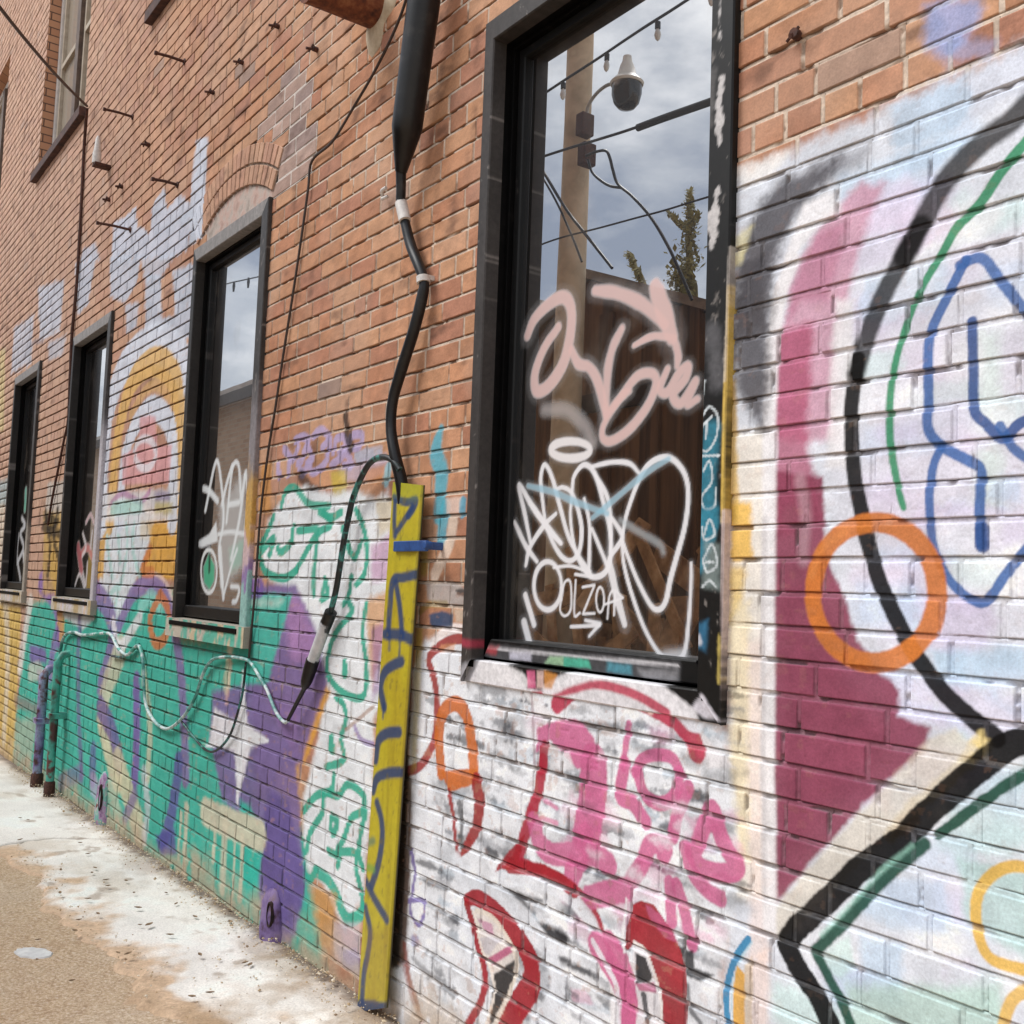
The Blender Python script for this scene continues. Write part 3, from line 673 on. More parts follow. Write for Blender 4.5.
for w, p in ((20, [(68, 290), (120, 400), (172, 472)]), (19, [(120, 490), (140, 405), (205, 305), (260, 250)]), (20, [(142, 385), (115, 250), (88, 115), (150, 215), (212, 300), (285, 388)]),
             (24, [(140, 200), (210, 300), (280, 385)]),
             (19, [(212, 300), (196, 170), (190, 80), (208, 22), (242, 80), (280, 220), (320, 360), (372, 455), (420, 522)]),
             (19, [(212, 305), (250, 392), (290, 452), (332, 468), (370, 420), (378, 300), (340, 165), (295, 128), (255, 140)]),
             (20, [(335, 155), (345, 75), (392, 22), (440, 62), (482, 200), (512, 330), (515, 450), (490, 522), (440, 545), (398, 518), (350, 420), (328, 270), (335, 155)]),
             (17, [(392, 180), (416, 300), (415, 480), (412, 530)]), (17, [(428, 320), (490, 470), (500, 500)]),
             (20, [(440, 62), (502, 180), (515, 330), (512, 430)]), (20, [(520, 270), (560, 332), (566, 372), (512, 452), (500, 505)]),
             (22, [(566, 375), (590, 250), (650, 85), (705, 10), (785, -12), (852, 50), (876, 150), (862, 300), (822, 450), (792, 560), (772, 655), (742, 695), (702, 676), (640, 560), (592, 440), (570, 375)]),
             (18, [(568, 380), (576, 480), (612, 620), (680, 800), (762, 918), (850, 912), (878, 750), (890, 560), (890, 480)]),
             (34, [(510, 480), (540, 620), (580, 765)]), (18, [(430, 30), (520, 10), (602, 16), (648, 62)]),
             (24, [(118, 630), (158, 765)]), (30, [(112, 755), (140, 862)]), (12, [(250, 500), (340, 495), (430, 540), (350, 532)]),
             (10, [(285, 655), (300, 572), (328, 570), (330, 690), (302, 726), (280, 700), (286, 640)]), (10, [(352, 560), (346, 718), (372, 712)]),
             (10, [(384, 592), (440, 582), (386, 716), (440, 714)]), (10, [(500, 738), (508, 640), (524, 605)]), (10, [(530, 722), (536, 606)]), (9, [(488, 672), (572, 642)]), (9, [(540, 610), (572, 640)]),
             (13, [(330, 776), (462, 770)]), (15, [(398, 746), (466, 762), (415, 820)])):
    G1.S(WT, w, p, 3.2, .95, 0, w not in (13, 15) and not (w == 10 and len(p) == 4))
G1.E(WT, 10, 466, 650, 18, 58, 3, .95)
G1.E(WT, 19, 222, 585, 64, 112, 3.5, .95)
G1.S(WT, 40, [(775, 915), (850, 905)], 12, .6)
for p in ([(130, 120), (250, 150), (350, 195), (500, 250)], [(430, 270), (560, 160), (680, 60), (785, -5)]):
    G1.S('7fb6cc', 24, p, 5, .72)
G1.S('8aa4ac', 22, [(560, 280), (640, 330), (740, 390), (760, 430)], 10, .4)
G2 = Paint(.066)
G2.at(180, 440, 5.12)
G2.F('ccd6d8', [(200, 330), (330, 170), (335, 480), (320, 640), (250, 720), (215, 760), (200, 560)], 30, .42, 20)
G2.F('63b79b', [(250, 560), (330, 500), (320, 640), (260, 680)], 20, .6, 12)
for w, p in ((17, [(130, 360), (186, 108), (215, 260), (222, 420), (200, 560), (214, 700), (222, 810)]), (20, [(120, 248), (150, 262), (192, 312)]), (18, [(215, 330), (240, 220), (268, 130)]), (16, [(238, 420), (268, 150), (300, 130), (312, 300)]),
             (18, [(332, 180), (305, 400), (262, 610)]), (18, [(248, 332), (302, 320)]), (14, [(196, 482), (260, 470), (325, 482)]), (14, [(222, 800), (262, 650), (292, 560)]), (16, [(262, 750), (302, 758), (290, 820), (270, 830)]), (26, [(205, 560), (215, 740)]), (14, [(338, 160), (345, 300), (330, 480)])):
    G2.S('dde3e5', w, p, 5, .9)
G2.F('dde3e5', [(48, 510), (100, 514), (150, 482), (186, 415), (194, 520), (112, 552), (70, 540)], 6, .92)
G2.F('22a87c', [(120, 650), (148, 578), (178, 640), (176, 720), (150, 770), (122, 730)], 6, .95)
G2.E('e2e7e7', 13, 148, 672, 40, 110, 4, .92)
G2.S('161616', 16, [(152, 590), (150, 670)], 5, .85)
G3 = Paint(.08)
G3.at(0, 460, 6.4)
for c, w, p in (('c9a2a6', 16, [(550, 400), (580, 350), (600, 400)]), ('c05a52', 26, [(520, 600), (560, 560), (590, 620)]), ('d8d0d2', 14, [(530, 470), (550, 560), (520, 640), (545, 800)]), ('d8d0d2', 12, [(590, 460), (580, 560)]),
                ('a8303c', 40, [(500, 560), (520, 700)]), ('d8d0d2', 12, [(480, 800), (510, 730), (540, 820)]), ('d5c6c2', 14, [(560, 660), (550, 800)])):
    G3.S(c, w, p, 5, .85)
G4 = Paint(.085)
G4.at(0, 460, 6.4)
for c, w, p in (('c8ccd2', 14, [(140, 370), (160, 420), (130, 470), (150, 560), (110, 660)]), ('c8ccd2', 14, [(120, 480), (110, 620), (130, 760)]), ('d8d8da', 18, [(150, 600), (160, 760), (150, 850)]), ('3fae93', 26, [(165, 200), (160, 310)])):
    G4.S(c, w, p, 5, .85)
C1 = Paint(-.022)
C1.tile(2, 0)
for p, w in (([(832, 0), (830, 150)], 18), ([(836, 310), (826, 480), (830, 580)], 34), ([(822, 760), (806, 880), (800, 990)], 44)):
    C1.S('c9c5c4', w, p, 5, .85, 26, True, [.3, 1, .4])
C1.S('8a8685', 30, [(800, 300), (790, 500)], 14, .3, 20)
C1.tile(2, 1)
C1.S('77767a', 60, [(800, 300), (820, 500)], 24, .45, 16)
C1.S('d8b44e', 14, [(866, 120), (858, 400), (846, 700), (842, 1060)], 4, .85)
C1.S('cfc7bf', 8, [(870, -40), (860, 200), (850, 500)], 3, .6)
C1.S('2c7c92', 70, [(800, 700), (780, 900), (790, 1060)], 20, .85, 8)
for p in ([(762, 640), (790, 602), (822, 640), (818, 720), (782, 780), (752, 762), (758, 690), (800, 640)], [(752, 800), (830, 798)], [(765, 860), (790, 820), (800, 900), (760, 960), (770, 1010), (810, 1000), (815, 930)], [(752, 310), (760, 420)], [(770, 500), (755, 620)], [(780, 660), (775, 730)]):
    C1.S('cdd6da', 8, p, 2, .85)
C1.tile(2, 2)
C1.F('2b7f96', [(738, -20), (825, -20), (815, 90), (770, 240), (735, 260)], 14, .85, 8)
C1.F('7f8e8c', [(770, 120), (830, 130), (830, 310), (760, 300)], 16, .7, 8)
for p in ([(765, 100), (790, 30), (810, 90), (770, 110), (760, 60)], [(765, 190), (800, 130), (820, 210), (780, 240), (765, 200)], [(760, 300), (790, 275), (815, 300)], [(775, 200), (805, 200)]):
    C1.S('cdd6da', 8, p, 2, .8)
C1.F('2f6f94', [(745, 450), (785, 430), (775, 560), (740, 540)], 14, .8, 8)
C1.S('e0dadc', 22, [(745, 500), (750, 520)], 8, .6)
C1.S('c9b258', 10, [(828, 490), (826, 680)], 5, .7, 8)
C1.S('d8c4c0', 20, [(848, 0), (846, 300), (845, 800)], 5, .8)
C1.at(460, 560, 3.6571)
C1.F('dcd8e2', [(862, 500), (885, 490), (950, 590), (880, 580), (825, 545)], 8, .85, 6)
C1.F('c4c2c8', [(0, 390), (60, 350), (75, 450), (0, 450)], 10, .6, 10)
C1.F('dedbdf', [(20, 450), (60, 352), (125, 348), (230, 470), (300, 480), (400, 425), (500, 405), (620, 435), (740, 505), (850, 600), (300, 520)], 6, .92, 5)
C1.S('b82f4d', 26, [(250, 500), (370, 480), (470, 455), (560, 470), (650, 505), (740, 560)], 6, .9)
C1.S('e2e0e4', 44, [(300, 480), (400, 430), (500, 408), (600, 430), (720, 490), (830, 575)], 8, .92, 4)
C1.F('e0dee0', [(60, 360), (120, 350), (260, 450), (220, 470), (40, 440)], 9, .85, 8)
C1.F('d7678f', [(228, 405), (258, 405), (262, 470), (232, 470)], 5, .85)
C1.F('d9b8b0', [(265, 405), (290, 405), (290, 470), (265, 470)], 5, .8)
C1.F('cf8a3a', [(292, 405), (340, 420), (320, 470), (292, 470)], 6, .8)
C1.S('a8354a', 20, [(0, 300), (60, 310)], 6, .8)
B1 = Paint(.073)      # bottom rail of the big window's sash
B1.at(460, 560, 3.6571)
B1.F('59595c', [(100, 300), (860, 370), (860, 470), (90, 360)], 6, .6, 6)
B1.S('d8d6da', 8, [(120, 318), (400, 345), (850, 385)], 3, .7)
B1.F('c8c6d4', [(230, 335), (310, 335), (310, 370), (230, 365)], 8, .8, 6)
B1.F('9cc49a', [(380, 350), (430, 352), (430, 385), (360, 380)], 6, .8, 5)
B1.F('45b596', [(430, 355), (520, 362), (530, 395), (430, 390)], 6, .85, 5)
B1.F('4a93a4', [(590, 370), (680, 385), (680, 420), (590, 410)], 10, .75, 6)
B1.F('8f8e92', [(700, 395), (850, 405), (850, 445), (720, 435)], 10, .7, 6)
B1.F('b04048', [(130, 312), (190, 316), (180, 345), (130, 335)], 8, .8, 5)
Y1 = Paint(-.046)
NB = '11386a'
Y1.tile(1, 1)
Y1.S(NB, 22, [(552, 965), (600, 985), (640, 975), (630, 1010), (610, 1040)], 4, .92)
Y1.S('7f9a20', 60, [(560, 920), (640, 930)], 20, .35)
Y1.tile(1, 2)
for w, p in ((20, [(556, -40), (553, 40), (556, 95)]), (20, [(625, -20), (595, 30), (566, 75)]), (26, [(528, 492), (536, 380), (548, 275), (590, 262), (640, 250)]), (24, [(560, 285), (575, 380), (585, 495)]), (30, [(515, 488), (580, 492), (622, 512)]),
             (30, [(512, 780), (498, 700), (515, 640), (550, 612), (582, 598)]), (30, [(478, 990), (490, 915), (525, 885), (572, 880)])):
    Y1.S(NB, w, p, 5, .92)
for x, y, L in ((575, 510, 60), (535, 500, 50), (510, 770, 50)): Y1.drip(NB, 14, x, y, L, .7)
Y1.tile(1, 3)
for w, p in ((28, [(468, 90), (485, 40), (530, 20), (575, 16)]), (26, [(484, 140), (502, 210), (504, 290), (488, 390), (462, 470)]), (26, [(438, 450), (475, 525), (522, 605)]), (24, [(438, 560), (456, 650), (448, 740), (432, 820), (424, 930)])):
    Y1.S(NB, w, p, 5, .92)
Y1.F(NB, [(395, 935), (425, 925), (515, 935), (515, 1000), (395, 1000)], 6, .93, 5)
Y1.S('4f7a6a', 20, [(450, 300), (470, 290)], 8, .7)
Y1.S('5f9a3a', 20, [(445, 395), (470, 405)], 8, .7)
Y1.F('8f6a20', [(440, 640), (530, 640), (515, 930), (440, 930)], 20, .35, 20)
# ------------------------------------------------------------------ the brick building
building = tag(empty('brick_building', (-6, 0, gz(-6))), 'old brick building with graffiti covered alley wall and tall black framed windows', 'building')
CH = .0738                                  # one course
ZREF = wall(768, 462)[2]                    # a bed joint passes here
Z_LO, Z_HI, X_LO, X_HI = -.35, 8.9, -15.5, 1.9
WIN = [  # x0, x1, z0, z1 of the brick openings
    (-2.66, -1.665, 1.298, 3.36), (-5.455, -4.515, 1.335, 3.30), (-8.12, -7.16, 1.375, 3.29), (-10.32, -9.35, 1.385, 3.30)]
UPW = [(-10.1, -8.42, 5.22, 7.3), (-13.75, -12.1, 5.22, 7.2), (-6.62, -4.95, 5.22, 7.3)]
OPEN = WIN + UPW
ARCH = [(-4.985, .50, 3.37, .135)]
def arch_geo(a):
    cx, hs, zs, rise = a
    Rr = (hs * hs + rise * rise) / (2 * rise); return cx, zs + rise - Rr, Rr, math.asin(hs / Rr)
def subtract(rc, op):
    x0, x1, z0, z1 = rc; a0, a1, b0, b1 = op
    if x1 <= a0 or x0 >= a1 or z1 <= b0 or z0 >= b1: return [rc]
    o = []
    if x0 < a0: o.append((x0, a0, z0, z1))
    if x1 > a1: o.append((a1, x1, z0, z1))
    m0, m1 = max(x0, a0), min(x1, a1)
    if z0 < b0: o.append((m0, m1, z0, b0))
    if z1 > b1: o.append((m0, m1, b1, z1))
    return [q for q in o if q[1] - q[0] > .012 and q[3] - q[2] > .010]
PATCH = np.array([(288, 74), (316, 60), (312, 166), (296, 176), (277, 190), (274, 166), (282, 142), (266, 126), (272, 106)], float)
def in_poly(p, P):
    c = False
    for i in range(len(P)):
        a, b = P[i], P[(i + 1) % len(P)]
        if (a[1] > p[1]) != (b[1] > p[1]) and p[0] < (p[1] - a[1]) * (b[0] - a[0]) / (b[1] - a[1]) + a[0]: c = not c
    return c
PAL = [lin(h) for h in ('b58363', 'b78768', 'b07e62', 'ba8a68', 'ae7a5d', 'b48565', 'ac785f', 'bb8e6e', 'a87660', 'b38263', 'bd9173')]
ODD = [lin(h) for h in ('8d7a74', '9a8478', '9a6e5c', '86726a', 'a58878')]
PAT = [lin(h) for h in ('a58a7e', '9c8378', 'ae9488', '94807a')]
bricks = []   # (rect, cutmask, colour, off, tiltx, tiltz, fine, patch)
k0 = int(math.floor((Z_LO - ZREF) / CH)); k1 = int(math.ceil((Z_HI - ZREF) / CH))
for k in range(k0, k1):
    z0 = ZREF + k * CH; z1 = z0 + CH
    header = (k % 7 == 3)
    x = X_LO - random.uniform(0, .2) - (.105 if k % 2 else 0)
    while x < X_HI:
        L = random.gauss(.105, .006) if header else random.gauss(.212, .009)
        if not header and random.random() < .09: L = random.gauss(.108, .006)
        rc = (x, x + L, z0, z1); x += L
        xc = (rc[0] + rc[1]) / 2; zc = (z0 + z1) / 2
        (pp, dep) = proj((xc, 0, zc)); 
        if dep < .2: pp = np.array([9999., 0])
        seen = -60 < pp[0] < 1100 and -60 < pp[1] < 1090
        skip = False
        for a in ARCH:
            cx, cz, Rr, ha = arch_geo(a)
            r = math.hypot(xc - cx, zc - cz); an = abs(math.atan2(xc - cx, zc - cz))
            if r < Rr + .19 and an < ha - .05 and zc > a[2] - .02: skip = True
        patch = in_poly(pp, PATCH)
        if patch: c = random.choice(PAT) * random.uniform(.9, 1.1)
        elif random.random() < .025: c = random.choice(ODD) * random.uniform(.8, 1.1)
        else: c = random.choice(PAL) * random.uniform(.90, 1.10)
        pcs = [rc]
        for op in OPEN: pcs = [q for p in pcs for q in subtract(p, op)]
        if skip: 
            continue
        for q in pcs:
            ed = (abs(q[0] - rc[0]) < 1e-6, abs(q[1] - rc[1]) < 1e-6, abs(q[2] - rc[2]) < 1e-6, abs(q[3] - rc[3]) < 1e-6)
            bricks.append((q, ed, c, random.gauss(0, .0011), random.gauss(0, .003), random.gauss(0, .008), pp[0] if seen else None, dep, patch))

def axis(a, b, e0, e1, n, near):
    """coordinates across one brick and the depth profile along it (1 = bottom of the joint)"""
    prof = [0, .0040, .0054, .0066, .0095] if near else [0, .0042, .0070]
    val = [1, 1, .9, 0, 0] if near else [1, .95, 0]
    L = []; V = []
    if e0: L += [a + p for p in prof]; V += val
    else: L += [a]; V += [0]
    m0 = L[-1]; m1 = b - (prof[-1] if e1 else 0)
    for i in range(1, n + 1):
        L.append(m0 + (m1 - m0) * i / (n + 1)); V.append(0)
    if e1: L += [b - p for p in prof[::-1]]; V += val[::-1]
    else: L += [b]; V += [0]
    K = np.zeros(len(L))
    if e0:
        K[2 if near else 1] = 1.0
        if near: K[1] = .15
    return np.array(L), np.array(V), K
vx, vz, vd, vc, vo, vp, vk, fq = [], [], [], [], [], [], [], []; base = 0
for (q, ed, c, off, tx, tz, px, dep, patch) in bricks:
    if px is None: n = m = 1; near = False
    else:
        sv = FPX / dep; sh = sv * max(.15, 1.82 / dep * 1.0)
        near = sv > 120
        pitch = 1.75 if px > 420 else 2.0
        n = max(2, int((q[1] - q[0]) * sh / pitch)); m = max(2, int((q[3] - q[2]) * sv / pitch))
        if not near: n = min(n, 7); m = min(m, 5)
    ax, av, ak = axis(q[0], q[1], ed[0], ed[1], n, near); bx, bv, bk = axis(q[2], q[3], ed[2], ed[3], m, near)
    XX, ZZ = np.meshgrid(ax, bx); D = np.maximum(av[None, :], bv[:, None])
    cx = (q[0] + q[1]) / 2; cz = (q[2] + q[3]) / 2
    nv = XX.size; nx = len(ax); nz = len(bx)
    vx.append(XX.ravel()); vz.append(ZZ.ravel()); vd.append(D.ravel())
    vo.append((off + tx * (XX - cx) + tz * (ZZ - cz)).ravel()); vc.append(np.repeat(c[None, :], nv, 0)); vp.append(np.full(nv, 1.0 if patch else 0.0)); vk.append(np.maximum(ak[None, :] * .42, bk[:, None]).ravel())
    I = np.arange(nv).reshape(nz, nx) + base
    fq.append(np.stack([I[:-1, :-1], I[:-1, 1:], I[1:, 1:], I[1:, :-1]], -1).reshape(-1, 4)); base += nv
vx = np.concatenate(vx); vz = np.concatenate(vz); vd = np.concatenate(vd); vo = np.concatenate(vo); vc = np.concatenate(vc); vp = np.concatenate(vp); vk = np.concatenate(vk); fq = np.concatenate(fq)
print('wall verts', len(vx), 'bricks', len(bricks))
LF_ = 0
def wall_surface(x, z, d, off, col, patch, crack_shade):
    """depth, colours and paint of points of the brick face; d = 1 at the bottom of a joint"""
    # ragged edges
    edge_n = fbm(x * 55, z * 55, 31, 3)
    old = fbm(x * .9, z * .9, 77, 2)
    rt = sstep(-2.0, -1.5, x)                                  # thick coats of paint have filled the near joints
    lf_ = sstep(-3.2, -6.0, x)
    depth = .0022 + .002 * sstep(.45, .65, old) + .0035 * lf_ - .0016 * patch - .0010 * rt
    chip = sstep(.66, .80, edge_n) * sstep(.0, .3, d) * .5
    dd = np.clip(d + chip, 0, 1)
    mort_n = fbm(x * 90, z * 90, 3, 3)
    gaps = sstep(.58, .75, fbm(x * 14, z * 22, 41, 3))        # places where the mortar fell out
    y = dd * (depth + gaps * .006 * (1 - patch) + (mort_n - .5) * .0022)
    face = (1 - dd)
    pit = (sstep(.70, .86, fbm(x * 60, z * 60, 13, 3)) * .0020 + (fbm(x * 28, z * 28, 19, 3) - .5) * .0022) * (1 - .6 * rt)
    y = y + face * (pit - off)
    crack_shade = crack_shade * sstep(.24, .46, fbm(x * 8, z * 26, 45, 3) + .12 * (1 - rt)) * (1 - .9 * patch) * (1 - .45 * rt * sstep(.35, .6, fbm(x * 5, z * 31, 47, 3)))
    y = y + crack_shade * (.007 + .006 * gaps)
    # colours
    mot = fbm(x * 26, z * 26, 51, 4); mot2 = fbm(x * 3.1, z * 3.1, 61, 3); grit = fbm(x * 140, z * 140, 71, 2)
    bc = col * (.72 + .56 * mot)[:, None] * (.88 + .24 * grit)[:, None]
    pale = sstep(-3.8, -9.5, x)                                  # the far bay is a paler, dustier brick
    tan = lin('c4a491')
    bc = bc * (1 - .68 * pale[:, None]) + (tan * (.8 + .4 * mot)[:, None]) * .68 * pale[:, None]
    dust = .05 + sstep(.45, .75, mot2) * .28
    bc = bc * (1 - dust[:, None]) + lin('c4a590') * dust[:, None]
    soot = sstep(.62, .86, fbm(x * 9, z * 14, 81, 4)) * .6
    bc = bc * (1 - soot[:, None]) + lin('5a4238') * soot[:, None]
    light = lin('cdbba9'); dark = lin('7a5c4c')
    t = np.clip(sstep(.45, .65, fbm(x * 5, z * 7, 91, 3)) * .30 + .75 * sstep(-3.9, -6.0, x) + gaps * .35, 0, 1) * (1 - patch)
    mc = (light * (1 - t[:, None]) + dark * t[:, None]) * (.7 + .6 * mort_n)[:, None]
    mc = mc * (1 - patch[:, None]) + lin('cabfb6') * patch[:, None]
    k = sstep(.35, .85, d + (mort_n - .5) * .5)
    rgb = bc * (1 - k[:, None]) + mc * k[:, None]
    cov = np.zeros(len(x))
    rec = sstep(.2, 1.0, dd) * (.12 + .7 * gaps + .3 * (mort_n - .3)) * (1 - .45 * rt)
    rec = np.clip(rec, 0, 1)
    left = sstep(-3.0, -4.2, x)
    raw = rgb.copy()
    W.apply(x, z, rgb, cov, rec, .62)
    # in the old wall the paint never reached the back of deep joints
    grime = np.clip(sstep(.5, 1.0, dd) * (.04 + .22 * left + .35 * gaps) * np.clip(cov * 1.2, 0, 1), 0, .85)
    rgb = rgb * (1 - grime[:, None]) + lin('4a3a36') * grime[:, None]
    shade_k = (crack_shade * (.82 + .08 * lf_) * (1 - .30 * rt * np.clip(cov, 0, 1)))[:, None]; rgb = rgb * (1 - shade_k) + (lin('2a1f1b') * (1 - lf_)[:, None] + lin('3c2c24') * lf_[:, None]) * shade_k  # dark line under each brick: joint shadow put into the groove's colour
    lum = (col @ np.array([.3, .6, .1])) / .27
    tone = 1 + np.clip(cov, 0, 1) * ((mot - .5) * .34 + (grit - .5) * .12 + (np.clip(lum, .6, 1.4) - 1) * .22 - .05 * left)
    rgb = rgb * tone[:, None]
    # flaked paint
    fl = sstep(.69, .74, fbm(x * 34, z * 38, 101, 4)) * cov * (.10 + .25 * sstep(.3, .6, mot2)) * (1 - .75 * rt)
    rgb = rgb * (1 - fl[:, None]) + raw * fl[:, None]
    sm = sstep(.55, .85, fbm(x * 11, z * 11, 111, 4)) * cov * (.16 + .04 * left)
    rgb = rgb * (1 - sm[:, None]) + lin('6a625e') * sm[:, None]
    # splash of pale dust along the foot
    h = z - gz(x); ft = sstep(.20, .0, h + (fbm(x * 6, z * 6, 121, 4) - .5) * .32) * .8
    ft = ft * sstep(.25, .5, fbm(x * 22, z * 14, 123, 3) + .12)
    rgb = rgb * (1 - ft[:, None]) + lin('b9a48c') * (.75 + .5 * grit)[:, None] * ft[:, None]
    return y, np.clip(rgb, .004, .86), cov
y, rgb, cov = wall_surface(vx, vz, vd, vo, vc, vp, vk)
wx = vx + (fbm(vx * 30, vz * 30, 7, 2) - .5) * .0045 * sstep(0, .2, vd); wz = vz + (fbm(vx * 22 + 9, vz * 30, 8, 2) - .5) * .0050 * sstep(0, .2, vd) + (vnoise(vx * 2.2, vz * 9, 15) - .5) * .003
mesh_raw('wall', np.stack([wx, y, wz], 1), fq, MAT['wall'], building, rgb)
# the mass of the wall behind the facing bricks, with the same openings
mb = MB()
xs = sorted({X_LO, X_HI} | {v for o in OPEN for v in o[:2]}); zs = sorted({Z_LO, Z_HI} | {v for o in OPEN for v in o[2:]})
def inop(x, z): return any(o[0] < x < o[1] and o[2] < z < o[3] for o in OPEN)
for i in range(len(xs) - 1):
    for j in range(len(zs) - 1):
        if not inop((xs[i] + xs[i + 1]) / 2, (zs[j] + zs[j + 1]) / 2):
            a, b, c, d = xs[i], xs[i + 1], zs[j], zs[j + 1]
            mb.add([(a, .034, c), (b, .034, c), (b, .034, d), (a, .034, d)], [(0, 1, 2, 3)])
for o in OPEN:   # brick reveals
    a, b, c, d = o
    mb.add([(a, .002, c), (a, .30, c), (a, .30, d), (a, .002, d)], [(0, 1, 2, 3)]); mb.add([(b, .002, c), (b, .30, c), (b, .30, d), (b, .002, d)], [(3, 2, 1, 0)])
    mb.add([(a, .002, c), (b, .002, c), (b, .30, c), (a, .30, c)], [(0, 1, 2, 3)]); mb.add([(a, .002, d), (b, .002, d), (b, .30, d), (a, .30, d)], [(3, 2, 1, 0)])
m, nt, bs = newmat('reveal_brick')
bt = nt.nodes.new('ShaderNodeTexBrick'); tc = nt.nodes.new('ShaderNodeTexCoord'); sp = nt.nodes.new('ShaderNodeSeparateXYZ'); cb = nt.nodes.new('ShaderNodeCombineXYZ')
ad = nt.nodes.new('ShaderNodeMath'); ad.operation = 'ADD'
nt.links.new(tc.outputs['Object'], sp.inputs[0]); nt.links.new(sp.outputs['X'], ad.inputs[0]); nt.links.new(sp.outputs['Y'], ad.inputs[1])
nt.links.new(ad.outputs[0], cb.inputs['X']); nt.links.new(sp.outputs['Z'], cb.inputs['Y']); nt.links.new(cb.outputs[0], bt.inputs['Vector'])
for nme, v in (('Scale', 1.0), ('Brick Width', .21), ('Row Height', CH), ('Mortar Size', .006)): bt.inputs[nme].default_value = v
bt.inputs['Color1'].default_value = (*lin('b98a6a'), 1); bt.inputs['Color2'].default_value = (*lin('ad7c5e'), 1); bt.inputs['Mortar'].default_value = (*lin('5f463a'), 1)
nt.links.new(bt.outputs['Color'], bs.inputs['Base Color']); bs.inputs['Roughness'].default_value = .85
MAT['reveal'] = m
mb.build('wall_core', MAT['reveal'], building)
# roof slab and the back of the building
mb = MB(); mb.box(X_LO, X_HI, .36, 9.5, Z_LO, Z_HI - .02); 
mb.build('building_body', simple('dark_interior', [(.3, '1a1715'), (.7, '2a2522')], 3, .9), building)
# segmental arch of two rowlock rings over the second window
for a in ARCH:
    cx, cz, Rr, ha = arch_geo(a)
    vs, ds, cs, os_, Fq = [], [], [], [], []; b0 = 0; U = []
    for ring in range(2):
        r0 = Rr + .004 + ring * .105; r1 = r0 + .105
        nb = 19 + ring * 2
        for i in range(nb):
            t0 = -ha * 1.02 + 2 * ha * 1.02 * i / nb; t1 = -ha * 1.02 + 2 * ha * 1.02 * (i + 1) / nb
            ax, av, ak = axis(0, (t1 - t0) * r0, True, True, 5, True); bx, bv, bk = axis(r0, r1, True, True, 8, True)
            A, B = np.meshgrid(ax / r0 + t0, bx); D = np.maximum(av[None, :], bv[:, None])
            c = (random.choice(PAL) * .6 + lin('bd9c88') * .4) * random.uniform(.85, 1.12)
            vs.append(np.stack([(cx + B * np.sin(A)).ravel(), (cz + B * np.cos(A)).ravel()], 1)); ds.append(D.ravel()); cs.append(np.repeat(c[None], A.size, 0)); os_.append(np.full(A.size, .004 + random.gauss(0, .001)))
            I = np.arange(A.size).reshape(A.shape) + b0; b0 += A.size
            Fq.append(np.stack([I[:-1, :-1], I[:-1, 1:], I[1:, 1:], I[1:, :-1]], -1).reshape(-1, 4))
    vs = np.concatenate(vs); ds = np.concatenate(ds); cs = np.concatenate(cs); os_ = np.concatenate(os_); Fq = np.concatenate(Fq)
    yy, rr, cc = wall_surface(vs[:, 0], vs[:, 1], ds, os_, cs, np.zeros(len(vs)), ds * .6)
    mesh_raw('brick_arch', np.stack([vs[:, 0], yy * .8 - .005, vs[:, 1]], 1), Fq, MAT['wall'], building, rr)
    # mortar filling between arch and window head
    n = 40; t = np.linspace(-ha, ha, n); mb = MB()
    top = [(cx + (Rr + .012) * math.sin(q), cz + (Rr + .012) * math.cos(q)) for q in t]; bot = [(p[0], 3.30) for p in top]
    vs = [(p[0], .004, p[1]) for p in top] + [(p[0], .004, p[1]) for p in bot]
    mb.add(vs, [(i, i + n, i + n + 1, i + 1) for i in range(n - 1)])
    mb.build('arch_infill', simple('lime_mortar', [(.3, '94887e'), (.45, 'b0a298'), (.55, 'b89c90'), (.66, 'a68a7e'), (.75, '948880')], 11, .9, bstr=.9, bdist=.008), building)

